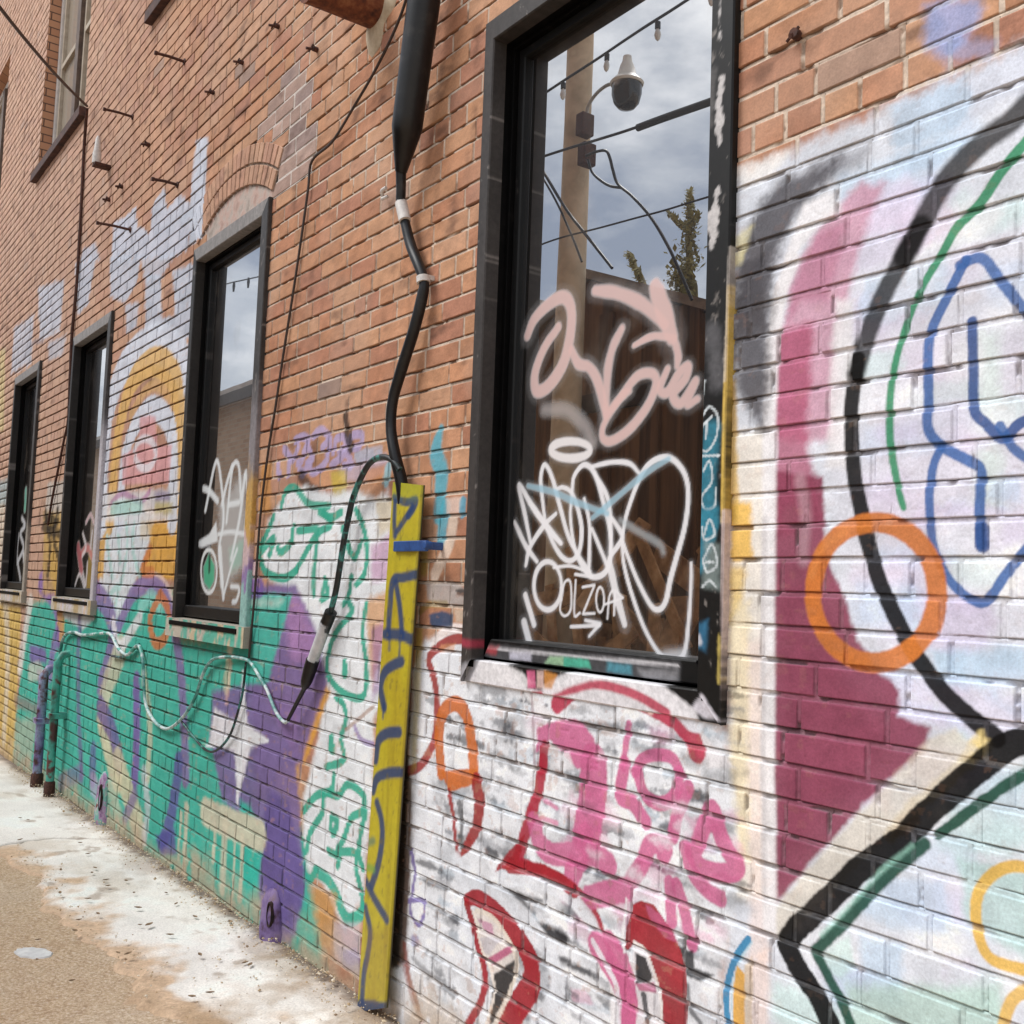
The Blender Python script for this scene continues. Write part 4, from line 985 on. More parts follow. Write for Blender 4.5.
# ------------------------------------------------------------------ windows
def grid_quads(nx, nz, b=0):
    I = np.arange(nx * nz).reshape(nz, nx) + b
    return np.stack([I[:-1, :-1], I[:-1, 1:], I[1:, 1:], I[1:, :-1]], -1).reshape(-1, 4)
def ring_member(V, Q, T, x0, x1, z0, z1, w, wb, y0, y1, pitch, sides='LRTB', wl=None):
    """one mitred picture-frame ring as finely divided strips; wb = width of the bottom member"""
    wl = wl or w
    outer = {'L': ((x0, z0), (x0, z1)), 'R': ((x1, z1), (x1, z0)), 'T': ((x0, z1), (x1, z1)), 'B': ((x1, z0), (x0, z0))}
    inner = {'L': ((x0 + wl, z0 + wb), (x0 + wl, z1 - w)), 'R': ((x1 - w, z1 - w), (x1 - w, z0 + wb)), 'T': ((x0 + wl, z1 - w), (x1 - w, z1 - w)), 'B': ((x1 - w, z0 + wb), (x0 + wl, z0 + wb))}
    for sd in sides:
        oa, ob = np.array(outer[sd][0]), np.array(outer[sd][1]); ia, ib = np.array(inner[sd][0]), np.array(inner[sd][1])
        L = np.linalg.norm(ob - oa); n = max(2, int(L / pitch) + 1); t = np.linspace(0, 1, n)
        ww = wb if sd == 'B' else wl if sd == 'L' else w; mcol = max(3, int(ww / pitch))
        e = .004
        s = np.concatenate([[0, 0], [0], np.linspace(e / ww, 1 - e / ww, mcol), [1], [1, 1]])
        y0_ = y0
        if sd == 'B': y0 = y0 * .30
        yy = np.concatenate([[y1, (y0 + y1) / 2], [y0 + .004], np.full(mcol, y0), [y0 + .004], [(y0 + y1) / 2, y1]])
        y0 = y0_
        O = oa[None] * (1 - t[:, None]) + ob[None] * t[:, None]; I_ = ia[None] * (1 - t[:, None]) + ib[None] * t[:, None]
        P = O[:, None] * (1 - s[None, :, None]) + I_[:, None] * s[None, :, None]
        b = sum(len(v) for v in V)
        V.append(np.stack([P[..., 0], np.broadcast_to(yy[None], P.shape[:2]), P[..., 1]], -1).reshape(-1, 3)); Q.append(grid_quads(len(s), n, b)); T += [sd] * (len(s) * n)
def trim(name, parent, ring, cols, pitch, paint=None, extra=None):
    V, Q, T = [], [], []
    ring_member(V, Q, T, *ring[:8], pitch, *(ring[8:]))
    V = np.concatenate(V); Q = np.concatenate(Q); T = np.array(T)
    rgb = np.zeros((len(V), 3))
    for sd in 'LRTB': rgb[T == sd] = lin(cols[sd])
    x, z = V[:, 0], V[:, 2]
    n = fbm(x * 40, z * 12, 5, 4); n2 = fbm(x * 120, z * 60, 15, 3)
    rgb = rgb * (.7 + .6 * n)[:, None]
    sc = sstep(.72, .82, fbm(x * 55, z * 30, 25, 4)) * (.5 if name == 'window' else .12)
    rgb = rgb * (1 - sc[:, None]) + lin('9a938e') * sc[:, None]
    cov = np.zeros(len(V))
    if paint: paint.apply(x, z, rgb, cov, None)
    if extra: rgb = extra(x, V[:, 1], z, rgb)
    return mesh_raw(name, V, Q, MAT['trim'], parent, np.clip(rgb, .006, .86), False)
GLASS_Y = .055
def window(o, cas, cols, gpaint, cpaint, pitch, gp, bottom, label=None, lower=None, gy=.055):
    x0, x1, z0, z1 = o
    f = .042
    sides = 'LRTB' if bottom else 'LRT'
    cw = trim('window', building, (x0 - f, x1 + f, z0 - (f if bottom else 0), z1 + f, cas, (.072 if bottom else .001), -.022, .03, sides, cas - .022), cols, pitch, cpaint, lower)
    if label: cw['label'] = label
    i = cas - f - .004
    dk = {k: '0a0909' for k in 'LRTB'}
    if not bottom: dk = {k: '0a0909' for k in 'LRTB'}
    xi0, xi1, zi0, zi1 = x0 + i - .022, x1 - i, z0 + (.026 if bottom else .0), z1 - i
    # jamb lining: from behind the casing back to the glass, with a stop
    mb = MB()
    for (a, b, c, d) in ((xi0 - .03, xi0 + .002, zi0 - .02, zi1 + .03), (xi1 - .002, xi1 + .03, zi0 - .02, zi1 + .03), (xi0 + .002, xi1 - .002, zi1 - .002, zi1 + .03)):
        mb.box(a, b, -.008, gy + .057, c, d)
    for (a, b, c, d) in ((xi0 + .002, xi0 + .016, zi0, zi1 - .002), (xi1 - .016, xi1 - .002, zi0, zi1 - .002), (xi0 + .016, xi1 - .016, zi1 - .016, zi1 - .002)):
        mb.box(a, b, gy - .037, gy + .055, c, d)
    mb.build('jamb', MAT['blackwood'], cw, bevel=.002)
    mb = MB(); mb.add([(xi0 - .02, -.004 if bottom else -.045, zi0 - .012), (xi1 + .02, -.004 if bottom else -.045, zi0 - .012), (xi1 + .02, gy + .055, zi0 + .012), (xi0 - .02, gy + .055, zi0 + .012),
                       (xi0 - .02, -.004 if bottom else -.045, zi0 - .035), (xi1 + .02, -.004 if bottom else -.045, zi0 - .035), (xi1 + .02, gy + .055, zi0 - .03), (xi0 - .02, gy + .055, zi0 - .03)],
                      [(0, 1, 2, 3), (7, 6, 5, 4), (4, 5, 1, 0), (5, 6, 2, 1), (6, 7, 3, 2), (7, 4, 0, 3)])
    mb.build('inner_sill', MAT['blackwood'], cw, bevel=.002)
    a0, a1, b0, b1 = xi0 + .016, xi1 - .016, zi0 + .012, zi1 - .016
    trim('sash', cw, (a0, a1, b0, b1, .034,   .058, gy - .019, gy + .025, 'LRTB'), dk, pitch * 1.3, B1 if bottom else None)
    # glass with the tags sprayed on it
    g0, g1, h0, h1 = a0 + .028, a1 - .028, b0 + .050, b1 - .028
    nx = max(2, int((g1 - g0) / gp[0])); nz = max(2, int((h1 - h0) / gp[1]))
    X, Z = np.meshgrid(np.linspace(g0, g1, nx), np.linspace(h0, h1, nz)); x = X.ravel(); z = Z.ravel()
    rgb = np.full((len(x), 3), .5); cov = np.zeros(len(x))
    if gpaint:
        rgb[:] = lin('d8d8da'); gpaint.apply(x, z, rgb, cov, None, wob=.25)
    grime = sstep(.62, .9, fbm(x * 7, z * 5, 201, 5)) * .10 + sstep(.35, .0, z - h0) * .07 * fbm(x * 30, z * 9, 203, 3)
    rgb = np.where((cov < .02)[:, None], lin('a59a8c')[None], rgb)
    cov = 1 - (1 - cov) * (1 - grime)
    mesh_raw('pane', np.stack([x, np.full(len(x), gy), z], 1), grid_quads(nx, nz), MAT['pane'], cw, np.concatenate([rgb, cov[:, None]], 1), True)
    return cw
MAT['blackwood'] = simple('black_painted_wood', [(.3, '050505'), (.62, '0a0909'), (.82, '1c1a19')], 18, .6, bstr=.2, spec=.08)
window(WIN[0], .075, {'L': '3d3937', 'R': '141312', 'T': '3e3a38', 'B': '141312'}, G1, C1, .0045, (.0048, .0036), True, None, None, .092)  # left member greyer: sky sheen put into its colour
def paint_lower(c, right_only):
    def fn(x, y, z, rgb):
        xm = (x.min() + x.max()) / 2
        k = (sstep(c[0], c[1], z + (fbm(x * 20, z * 10, 301, 3) - .5) * .2) * .85 * (x > xm))[:, None]
        return rgb * (1 - k) + lin(c[2]) * k
    return fn
def w2_extra(x, y, z, rgb):
    right = x > -4.9
    for (za, zb, c) in ((2.55, 2.2, 'b8b0b4'), (2.1, 1.95, 'cfa040'), (1.78, 1.70, 'c9b4c0'), (1.66, 1.60, '7d66a4'), (1.56, 1.50, '8fc4b4')):
        k = (sstep(za, zb, z + (fbm(x * 30, z * 12, 311, 3) - .5) * .22) * (.8 if za < 2.5 else .45) * right)[:, None]
        rgb = rgb * (1 - k) + lin(c) * k
    return rgb
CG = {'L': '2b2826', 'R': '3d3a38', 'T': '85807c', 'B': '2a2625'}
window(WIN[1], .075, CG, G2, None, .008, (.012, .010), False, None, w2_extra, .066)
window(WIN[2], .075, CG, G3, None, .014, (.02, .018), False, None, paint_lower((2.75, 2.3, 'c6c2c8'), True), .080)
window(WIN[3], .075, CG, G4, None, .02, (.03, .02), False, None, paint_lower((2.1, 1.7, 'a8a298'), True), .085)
# outer stone sills, painted over with the wall
for (a, b, zt) in ((-5.53, -4.44, 1.335), (-8.20, -7.08, 1.375), (-10.40, -9.28, 1.385)):
    nx, nz = 60, 14
    X, Z = np.meshgrid(np.linspace(a, b, nx), np.linspace(zt - .095, zt, nz)); n = (fbm(X.ravel() * 30, Z.ravel() * 30, 5, 3) - .5) * .006
    rgb = np.repeat(lin('bdb4a6')[None], nx * nz, 0); x = X.ravel(); z = Z.ravel()
    d = fbm(x * 9, z * 3, 401, 4)
    for (lo, hi, c) in ((.5, .56, '3fae98' if a > -6 else 'c9c4cc'), (.66, .70, 'd2b89a'), (.36, .30, '4fae9c' if a > -6 else 'b09a70')):
        k = sstep(lo, hi, d)[:, None] * .85; rgb = rgb * (1 - k) + lin(c) * k
    Vf = np.stack([x, -.040 + n, z], 1)
    V2 = np.array([(a, .06, zt + .004), (b, .06, zt + .004), (b, -.04, zt), (a, -.04, zt), (a, .06, zt - .095), (b, .06, zt - .095), (b, -.04, zt - .095), (a, -.04, zt - .095)])
    Q2 = np.array([(0, 3, 2, 1), (4, 5, 6, 7), (1, 2, 6, 5), (0, 4, 7, 3)]) + nx * nz
    mesh_raw('sill', np.concatenate([Vf, V2]), np.concatenate([grid_quads(nx, nz), Q2]), MAT['wall'], building, np.concatenate([rgb, np.repeat(lin('9f988c')[None], 8, 0)]), False)
# upper storey windows
MAT['cream'] = simple('weathered_cream_wood', [(.3, '9a8d7c'), (.7, 'b5a896')], 14, .7)
MAT['palewood'] = simple('pale_frame', [(.3, 'b9b4b0'), (.7, 'd0cbc6')], 14, .6)
MAT['umber'] = simple('umber_frame', [(.3, '4a3c34'), (.7, '6a584c')], 14, .7)
for (a, b, c, d) in UPW:
    mb = MB()
    for q in ((a + .003, a + .06, c, d), (b - .06, b - .003, c, d), (a + .06, b - .06, d - .06, d), (a + .06, b - .06, c, c + .06)): mb.box(q[0], q[1], .10, .20, q[2], q[3])
    w = mb.build('window', MAT['palewood'], building, bevel=.004)
    mid = (a + b) / 2
    mb = MB(); mb.box(mid - .06, mid + .06, .085, .19, c + .06, d - .06); mb.build('mullion', MAT['umber'], w, bevel=.004)
    for (p, q) in ((a + .06, mid - .06), (mid + .06, b - .06)):
        mb = MB()
        for r in ((p, p + .05, c + .06, d - .06), (q - .05, q, c + .06, d - .06), (p + .05, q - .05, d - .11, d - .06), (p + .05, q - .05, c + .06, c + .12), (p + .05, q - .05, c + 1.0, c + 1.05)): mb.box(r[0], r[1], .12, .17, r[2], r[3])
        mb.build('sash', MAT['cream'], w, bevel=.003)
        nx, nz = 2, 2
        V = [(p + .045, .15, c + .1), (q - .045, .15, c + .1), (q - .045, .15, d - .1), (p + .045, .15, d - .1)]
        mesh_raw('pane', V, [(0, 1, 2, 3)], MAT['pane'], w, np.array([[*lin('a39684'), .55]] * 4))
    mb = MB(); mb.box(a - .06, b + .05, -.05, .10, c - .075, c + .002)
    mb.build('sill', simple('dark_iron_sill', [(.3, '2c1c18'), (.7, '5a3a30')], 20, .8), w, bevel=.004)
# ------------------------------------------------------------------ cables, pipes and rods on the wall
def W3(pts, y, sc=1.0, ox=0, oy=0):
    ys = y if hasattr(y, '__len__') else [y] * len(pts)
    return [wall(ox + a / sc, oy + b / sc, q) for (a, b), q in zip(pts, ys)]
def rad(px, p, y):   # photo width (px, across a vertical thing) -> radius in metres
    a = wall(p[0] - px / 2, p[1], y); b = wall(p[0] + px / 2, p[1], y); 
    v = (a + b) / 2 - CAM; d = b - a; v /= np.linalg.norm(v)
    return np.linalg.norm(d - v * (d @ v)) / 2
def smooth_tube(pts, r, n=10, k=6):
    P = curve_pts(np.array(pts), k); rr = r
    if hasattr(r, '__len__'): rr = np.interp(np.linspace(0, 1, len(P)), np.linspace(0, 1, len(r)), r)
    return MB().tube(P, rr, n)
# main power cable: thick sleeve, taped splice, cable down to the yellow guard
pts = [(428, -60), (424, 0), (416, 60), (407, 128), (404, 150), (401, 172)]
rp = [rad(34, pts[0], -.09), rad(33, pts[1], -.09), rad(32, pts[2], -.09), rad(31, pts[3], -.085), rad(22, pts[4], -.08), rad(12, pts[5], -.07)]
t = tag(empty('power_cable', wall(402, 478, -.06)), 'thick black service cable with fat upper sleeve and white tape, left of the big window', 'cable')
P = W3(pts, [-.10, -.10, -.095, -.085, -.075, -.065]); 
P0 = [np.array(p) for p in P]
mb = MB(); Pd = []; Rd = []
for i in range(len(P0) - 1):
    for q in np.linspace(0, 1, 6, endpoint=False): Pd.append(P0[i] * (1 - q) + P0[i + 1] * q); Rd.append(rp[i] * (1 - q) + rp[i + 1] * q)
Pd.append(P0[-1]); Rd.append(rp[-1])
mb.tube(Pd, Rd, 20); mb.build('sleeve', MAT['rubber'], t, smooth=True)
cp = [(401, 168), (401, 190), (401, 204), (405, 222), (411, 246), (419, 266), (424, 282), (422, 298), (414, 330), (402, 368), (393, 400), (391, 428), (395, 455), (401, 480), (404, 505)]
CY = [-.065, -.055, -.05, -.045, -.04, -.038, -.035, -.035, -.04, -.045, -.05, -.05, -.05, -.035, -.024]
cw = [11, 10, 10, 10, 11, 11, 10, 12, 12, 12, 11, 11, 12, 13, 13]
P = W3(cp, CY); r = [rad(w, p, -.05) for w, p in zip(cw, cp)]
smooth_tube(P, r, 14).build('cable', MAT['rubber'], t, smooth=True)
q = W3([(401, 203), (405, 221)], -.048); MB().tube(curve_pts([q[0], (q[0] + q[1]) / 2, q[1]], 4), rad(12.5, (403, 212), -.048), 14).build('tape', MAT['tape'], t, smooth=True)
q = W3([(423, 277), (423.5, 283)], -.036); mb = MB(); mb.tube(q, rad(14, (423, 280), -.036), 14)
c0 = wall(428, 278, -.02); mb.box(c0[0] - .004, c0[0] + .012, -.03, .004, c0[2] - .008, c0[2] + .008); mb.build('pipe_clip', MAT['tape'], t, smooth=True)
q = wall(391, 196, 0); mb = MB(); mb.tube(curve_pts([(q[0] + .015, -.03, q[2] + .02), (q[0] - .01, -.035, q[2] + .012), (q[0] - .022, -.02, q[2] - .004), (q[0] - .01, -.03, q[2] - .016), (q[0] + .012, -.02, q[2] - .010)], 5), .007, 8); mb.build('bracket', MAT['tape'], t, bevel=.003)

# yellow cable guard board
gt = tag(empty('cable_guard', wall(370, 1012, -.03)), 'tall narrow yellow cable guard with blue scrawls standing against the brick wall', 'cable guard')
TL_, TR_, BL_, BR_ = wall(393, 482, -.046), wall(421, 485, -.046), wall(357, 1012, -.046), wall(384, 1008, -.046)
nx, nz = 26, 240
S, Tt = np.meshgrid(np.linspace(0, 1, nx), np.linspace(0, 1, nz))
Lp = BL_[None, None] * (1 - Tt[..., None]) + TL_[None, None] * Tt[..., None]; Rp = BR_[None, None] * (1 - Tt[..., None]) + TR_[None, None] * Tt[..., None]
Fp = (Lp * (1 - S[..., None]) + Rp * S[..., None]).reshape(-1, 3)
rgb = np.repeat(lin('b8a922')[None], len(Fp), 0); x, z = Fp[:, 0], Fp[:, 2]
k = sstep(.5, .75, fbm(x * 9, z * 3, 501, 4))[:, None] * .5; rgb = rgb * (1 - k) + lin('a8901c') * k
k = sstep(2.0, 1.2, z)[:, None] * sstep(.5, .8, fbm(x * 40, z * 2.5, 502, 3))[:, None] * .35; rgb = rgb * (1 - k) + lin('7a6410') * k
cov = np.zeros(len(x)); Y1.apply(x, z, rgb, cov, None, wob=.5)
k = sstep(.66, .76, fbm(x * 60, z * 40, 503, 4))[:, None] * .5; rgb = rgb * (1 - k) + lin('6a6030') * k
F_ = np.clip(rgb, .01, .85)
e = .008; V = [Fp]; C = [F_]; Q = [grid_quads(nx, nz)]
# rounded long edges and sides back to the wall
for (edge, sx) in ((0, -1), (nx - 1, 1)):
    E_ = Fp.reshape(nz, nx, 3)[:, edge]; cE = F_.reshape(nz, nx, 3)[:, edge]
    st = [E_ + np.array([0, 0, 0]), E_ + np.array([sx * .004, .004, 0]), E_ + np.array([sx * .005, .009, 0]), E_ + np.array([sx * .005, .013, 0])]
    cc = [cE, cE, lin('4a4218')[None] * np.ones((nz, 1)) if sx > 0 else cE, lin('2a2414')[None] * np.ones((nz, 1)) if sx > 0 else cE]  # right side darkened: its shade put into the colour
    g = np.stack(st, 1).reshape(-1, 3); cg = np.stack(cc, 1).reshape(-1, 3)
    b = sum(len(v) for v in V); qq = grid_quads(4, nz, b)
    V.append(g); C.append(cg); Q.append(qq if sx > 0 else qq[:, ::-1])
b = sum(len(v) for v in V)
V.append(np.array([TL_, TR_, TR_ + (0, .012, 0), TL_ + (0, .012, 0), BL_, BR_, BR_ + (0, .012, 0), BL_ + (0, .012, 0)])); C.append(np.repeat(lin('8f8418')[None], 8, 0)); Q.append(np.array([(0, 1, 2, 3), (7, 6, 5, 4), (3, 2, 6, 7)]) + b)
mesh_raw('board', np.concatenate(V), np.concatenate(Q), MAT['board'], gt, np.concatenate(C), True)
MAT['bluepaint'] = simple('blue_painted_steel', [(.3, '1c3c72'), (.65, '28508c'), (.8, '4a5a78')], 40, .45, bstr=.2)
a = wall(391, 546, -.066); bq = wall(427, 550, -.066)
mb = MB(); mb.box(a[0], bq[0] - .02, -.058, -.0465, a[2] - .019, a[2] + .017); mb.box(bq[0] - .022, bq[0] - .008, -.056, .003, a[2] - .014, a[2] + .012)
mb.tube([(bq[0] - .015, -.070, a[2]), (bq[0] - .015, -.042, a[2])], .014, 10); mb.build('strap', MAT['bluepaint'], gt, bevel=.003)

# thinner cable that loops out of the board, its splice, and the long white lead
MAT['tealcable'] = simple('paint_spattered_cable', [(.40, '161718'), (.50, '1f2a2c'), (.56, '3a8078'), (.64, '1c1e20')], 11, .5)
MAT['lead'] = simple('paint_spattered_lead', [(.38, '2f7a70'), (.46, '7fa8a4'), (.54, 'c8cccc'), (.62, '3f9c8c')], 9, .5)
MAT['sheensleeve'] = simple('black_sleeve_sheen', [(.44, '1c1d1f'), (.50, '4a4c50'), (.54, 'b4b6ba'), (.7, 'd0d0d2')], 9, .45)  # black sleeve; its pale highlight put into the colour as noise patches
t = tag(empty('cable_lead', wall(285, 722, -.04)), 'thin lead leaving the yellow guard, with a shiny black splice, then trailing along the teal graffiti', 'cable')
p1 = [(400, 470), (392, 460), (381, 457), (370, 463), (361, 478), (353, 498), (349, 515), (344, 540), (340, 566), (336, 590), (330, 615)]
smooth_tube(W3(p1, [-.05, -.06, -.06, -.055, -.045] + [-.035] * 6), [rad(6.2, p, -.04) for p in p1], 10).build('upper_cable', MAT['tealcable'], t, smooth=True)
pa, pb, pc, pd = W3([(329, 616), (313, 660), (305, 686), (288, 720)], -.035)
mb = MB(); mb.tube([pa + (pb - pa) * q for q in np.linspace(0, 1, 8)], [rad(w, (320, 640), -.035) for w in (9, 13, 12, 12, 12, 12, 12, 12)], 14); mb.build('splice_sleeve', MAT['sheensleeve'], t, smooth=True)
mb = MB(); mb.tube([pb + (pc - pb) * q for q in (0, .3, .8, 1, 1.1)] + [pd], [rad(w, (308, 670), -.035) for w in (14, 14, 12, 9, 5, 4)], 14); mb.build('boot', MAT['rubber'], t, smooth=True)
mb = MB(); mb.tube(W3([(331, 612), (327, 622)], -.035), rad(13, (330, 616), -.035), 12); mb.build('collar', MAT['rubber'], t, smooth=True)
p2 = [(288, 721), (284, 722), (276, 712), (267, 690), (259, 676), (250, 662), (240, 658), (226, 657), (212, 660), (203, 674), (195, 698), (184, 716), (172, 727), (163, 728), (152, 718), (145, 700), (143, 662), (139, 646), (134, 648), (127, 655), (118, 648), (110, 634), (96, 634), (82, 635), (73, 632), (64, 637), (60, 655), (58, 690)]
smooth_tube(W3(p2, -.02), [rad(3.5, p, -.02) for p in p2[::3]], 8, 5).build('white_lead', MAT['lead'], t, smooth=True)
t2 = tag(smooth_tube(W3([(246, 662), (243, 690), (239, 708), (230, 735), (217, 750), (206, 750), (192, 735), (182, 722)], -.016), .006, 8).build('loose_wire', MAT['tealcable'], smooth=True), 'thin teal spattered wire hanging in a loop beside the white star', 'wire')
t2 = tag(smooth_tube(W3([(112, 656), (122, 657), (131, 652), (139, 644)], -.014), .008, 8).build('loose_wire', MAT['tealcable'], smooth=True), 'short curled wire end against teal bricks left of the white star', 'wire')

# thin wires
p = [(412, -20), (399, 20), (378, 65), (352, 110), (332, 142), (312, 161), (308, 190), (301, 240), (292, 300), (284, 350), (275, 410), (267, 460), (260, 520), (255, 590), (249, 658)]
tag(smooth_tube(W3(p, [-.06, -.05, -.04, -.03, -.02] + [-.012] * 10), .0058, 8).build('thin_wire', MAT['wire'], smooth=True), 'thin dark wire running down the bricks on the right of the arched window', 'wire')
p = [(87, 108), (84, 150), (81, 210), (77, 280), (72, 335), (70, 380), (68, 420), (64, 440), (58, 470), (52, 500), (48, 525)]
yy = [-.04] + [-.015] * 10
mb = smooth_tube(W3(p, yy), [.012] * 6 + [.009] * 5, 8)
tag(mb.build('thin_wire', MAT['darkrust'], smooth=True), 'rusty wire hanging down the wall between the two farthest ground floor windows', 'wire')
a = wall(87, 106, -.04); b = wall(-30, -32, -1.2)
tag(MB().tube([a + (b - a) * q - np.array([0, 0, .15 * q * (1 - q)]) for q in np.linspace(0, 1, 16)], .010, 8).build('service_wire', MAT['wire'], smooth=True), 'thin wire slanting through the air from the upper window corner to the top left', 'wire')

# rusty pipe end sticking out near the top
b0 = wall(378, 8, 0); rp_ = .085
t = tag(empty('rusty_pipe', b0), 'rusty pipe stub sticking out of pale mortar high beside the black cable sleeve', 'pipe')
mb = MB(); n = 28; prof = [(.02, rp_), (-.28, rp_), (-.30, rp_ * 1.02), (-.30, rp_ * .85), (-.12, rp_ * .84)]
vs = [(b0[0] + r * math.cos(2 * math.pi * k / n), y_, b0[2] + r * math.sin(2 * math.pi * k / n)) for y_, r in prof for k in range(n)]
mb.add(vs, [(i * n + k, (i + 1) * n + k, (i + 1) * n + (k + 1) % n, i * n + (k + 1) % n) for i in range(4) for k in range(n)]); mb.build('pipe', MAT['rust'], t, smooth=True)
mb = MB(); n = 30; ring = []
for k in range(n):
    a = 2 * math.pi * k / n; r = .125 + .035 * math.sin(a * 3 + 1) + random.uniform(-.012, .012); ring.append((b0[0] + .02 + r * math.cos(a), b0[2] - .02 + r * 1.1 * math.sin(a)))
vs = [(q[0], .0, q[1]) for q in ring] + [(b0[0] + (q[0] - b0[0]) * .8, -.016, b0[2] + (q[1] - b0[2]) * .8) for q in ring] + [(b0[0], -.022, b0[2])]
mb.add(vs, [(k, (k + 1) % n, n + (k + 1) % n, n + k) for k in range(n)] + [(n + k, n + (k + 1) % n, 2 * n) for k in range(n)])
mb.build('mortar_collar', simple('pale_mortar', [(.3, 'a8967e'), (.7, 'c6b79e')], 30, .9, bstr=.6, bdist=.004), t, smooth=True)

# iron rods and bolts
ROD = [((185, 62), (155, 53), 'iron rod jutting from the bricks just below the rusty sill corner'), ((133, 117), (104, 109), 'iron rod jutting out right of the upper window corner'),
       ((178, 185), (152, 180), 'iron rod jutting out above the tall white ghost letters'), ((131, 230), (97, 224), 'lowest iron rod, jutting out over the white ghost lettering')]
def rod_len(bp, tp):
    P = wall(*bp); best = (1e9, 0)
    for L in np.linspace(.03, .6, 115):
        q, _ = proj(P + np.array([0, -L, 0])); d = abs(q[0] - tp[0])
        if d < best[0]: best = (d, L)
    return P, best[1]
for bp, tp, lb in ROD:
    P, L = rod_len(bp, tp)
    mb = MB(); mb.tube([(P[0], .02, P[2]), (P[0], -L * .5, P[2] + .002), (P[0], -L, P[2] - .004)], .009, 8); mb.tube([(P[0], -L + .012, P[2] - .004), (P[0], -L - .004, P[2] - .004)], .013, 8)
    mb.tube([(P[0], .004, P[2]), (P[0], -.008, P[2])], .02, 8)
    tag(mb.build('iron_rod', MAT['darkrust'], smooth=True), lb, 'rod', 'iron rods jutting from the upper wall')
for (px, py, lb) in ((243, 63, 'rusty bolt stub high above the arched window, highest and rightmost of its pair'), (214, 93, 'rusty bolt stub to the lower left of another, above the arch'), (123, 187, 'rusty bolt stub left of the white ghost letters, below the white insulator'),
                     (110, 200, 'small rusty bolt stub just above the ghost lettering'), (279, 27, 'rusty bolt stub high beside the protruding rusty pipe'), (317, 50, 'rusty bolt stub with pale scar under the rusty pipe'), (149, 145, 'rusty ring bolt between two iron rods'), (798, 36, 'dark rust lump on the orange bricks right of the big window')):
    P = wall(px, py); s = .014 if px < 200 else .011
    if px > 700: s = .011
    mb = MB(); mb.tube([(P[0], .004, P[2]), (P[0] + .002, -.02, P[2])], s * 1.1, 8); mb.tube([(P[0], -.01, P[2]), (P[0] - .005, -.05 if px < 700 else -.022, P[2] - .006)], s * .6, 8); mb.tube([(P[0] - .02, -.03 if px < 700 else -.015, P[2] - s), (P[0] + .012, -.024 if px < 700 else -.012, P[2] + s * 1.2)], s * .35, 6)
    tag(mb.build('rusty_bolt', MAT['darkrust'], smooth=True), lb, 'bolt', 'rusty bolt stubs in the upper wall')
P = wall(110, 160); t = tag(empty('insulator', P), 'small white porcelain insulator on a rusty bracket high on the wall', 'insulator')
mb = MB(); mb.tube([(P[0], -.09, P[2] - .05), (P[0], -.09, P[2] + .02), (P[0], -.09, P[2] + .06), (P[0], -.09, P[2] + .13), (P[0], -.09, P[2] + .15)], [.03, .03, .022, .016, .008], 14); mb.build('porcelain_cup', MAT['tape'], t, smooth=True)
mb = MB(); mb.box(P[0] - .04, P[0] + .04, -.11, .004, P[2] - .07, P[2] - .05); mb.build('bracket', MAT['darkrust'], t, bevel=.003)

# pipes at the foot of the far part
MAT['paintpipe'] = simple('teal_painted_pipe', [(.36, '4a2824'), (.46, '3f8f80'), (.54, '4aa896'), (.60, '5f3430')], 6, .55, bstr=.4)
MAT['purplepipe'] = simple('purple_painted_pipe', [(.38, '4a2a28'), (.46, '7a6a9a'), (.53, '8a94b0'), (.60, '5c3230')], 6, .55, bstr=.4)
def stand_pipe(name, px, pt, pb, w, mat, lb):
    a = wall(px, pt, -.07); b = wall(px - 3, pb, -.07); b[2] = gz(b[0]) - .02; b[0] = a[0]
    t = tag(empty(name, b), lb, 'pipe')
    r = rad(w, (px, pb), -.07)
    mb = MB(); mb.tube([b, a * .3 + b * .7, a * .7 + b * .3, a, a + (0, .03, .05), a + (0, .09, .06)], r, 12); mb.build('pipe', mat, t, smooth=True)
    mb = MB(); mb.tube([b + (0, 0, .0), b + (0, 0, .10), b + (0, 0, .11)], [r * 1.35, r * 1.3, r], 12); mb.build('base_coupling', MAT['darkrust'], t, smooth=True)
    mb = MB(); m_ = a * .6 + b * .4; mb.box(m_[0] - r * 1.6, m_[0] + r * 1.6, -.08 - r, .01, m_[2] - .02, m_[2] + .02); mb.build('pipe_clip', mat, t, bevel=.003)
stand_pipe('stand_pipe', 58, 662, 786, 9, MAT['paintpipe'], 'teal painted rusty pipe rising from the ground, nearer of the two far pipes')
stand_pipe('stand_pipe', 44, 676, 780, 10, MAT['purplepipe'], 'purple and rust coloured pipe at the wall foot, farther of the two pipes')
MAT['hole'] = simple('rusty_hole', [(.4, '1a110e'), (.7, '3a231b')], 30, .9)
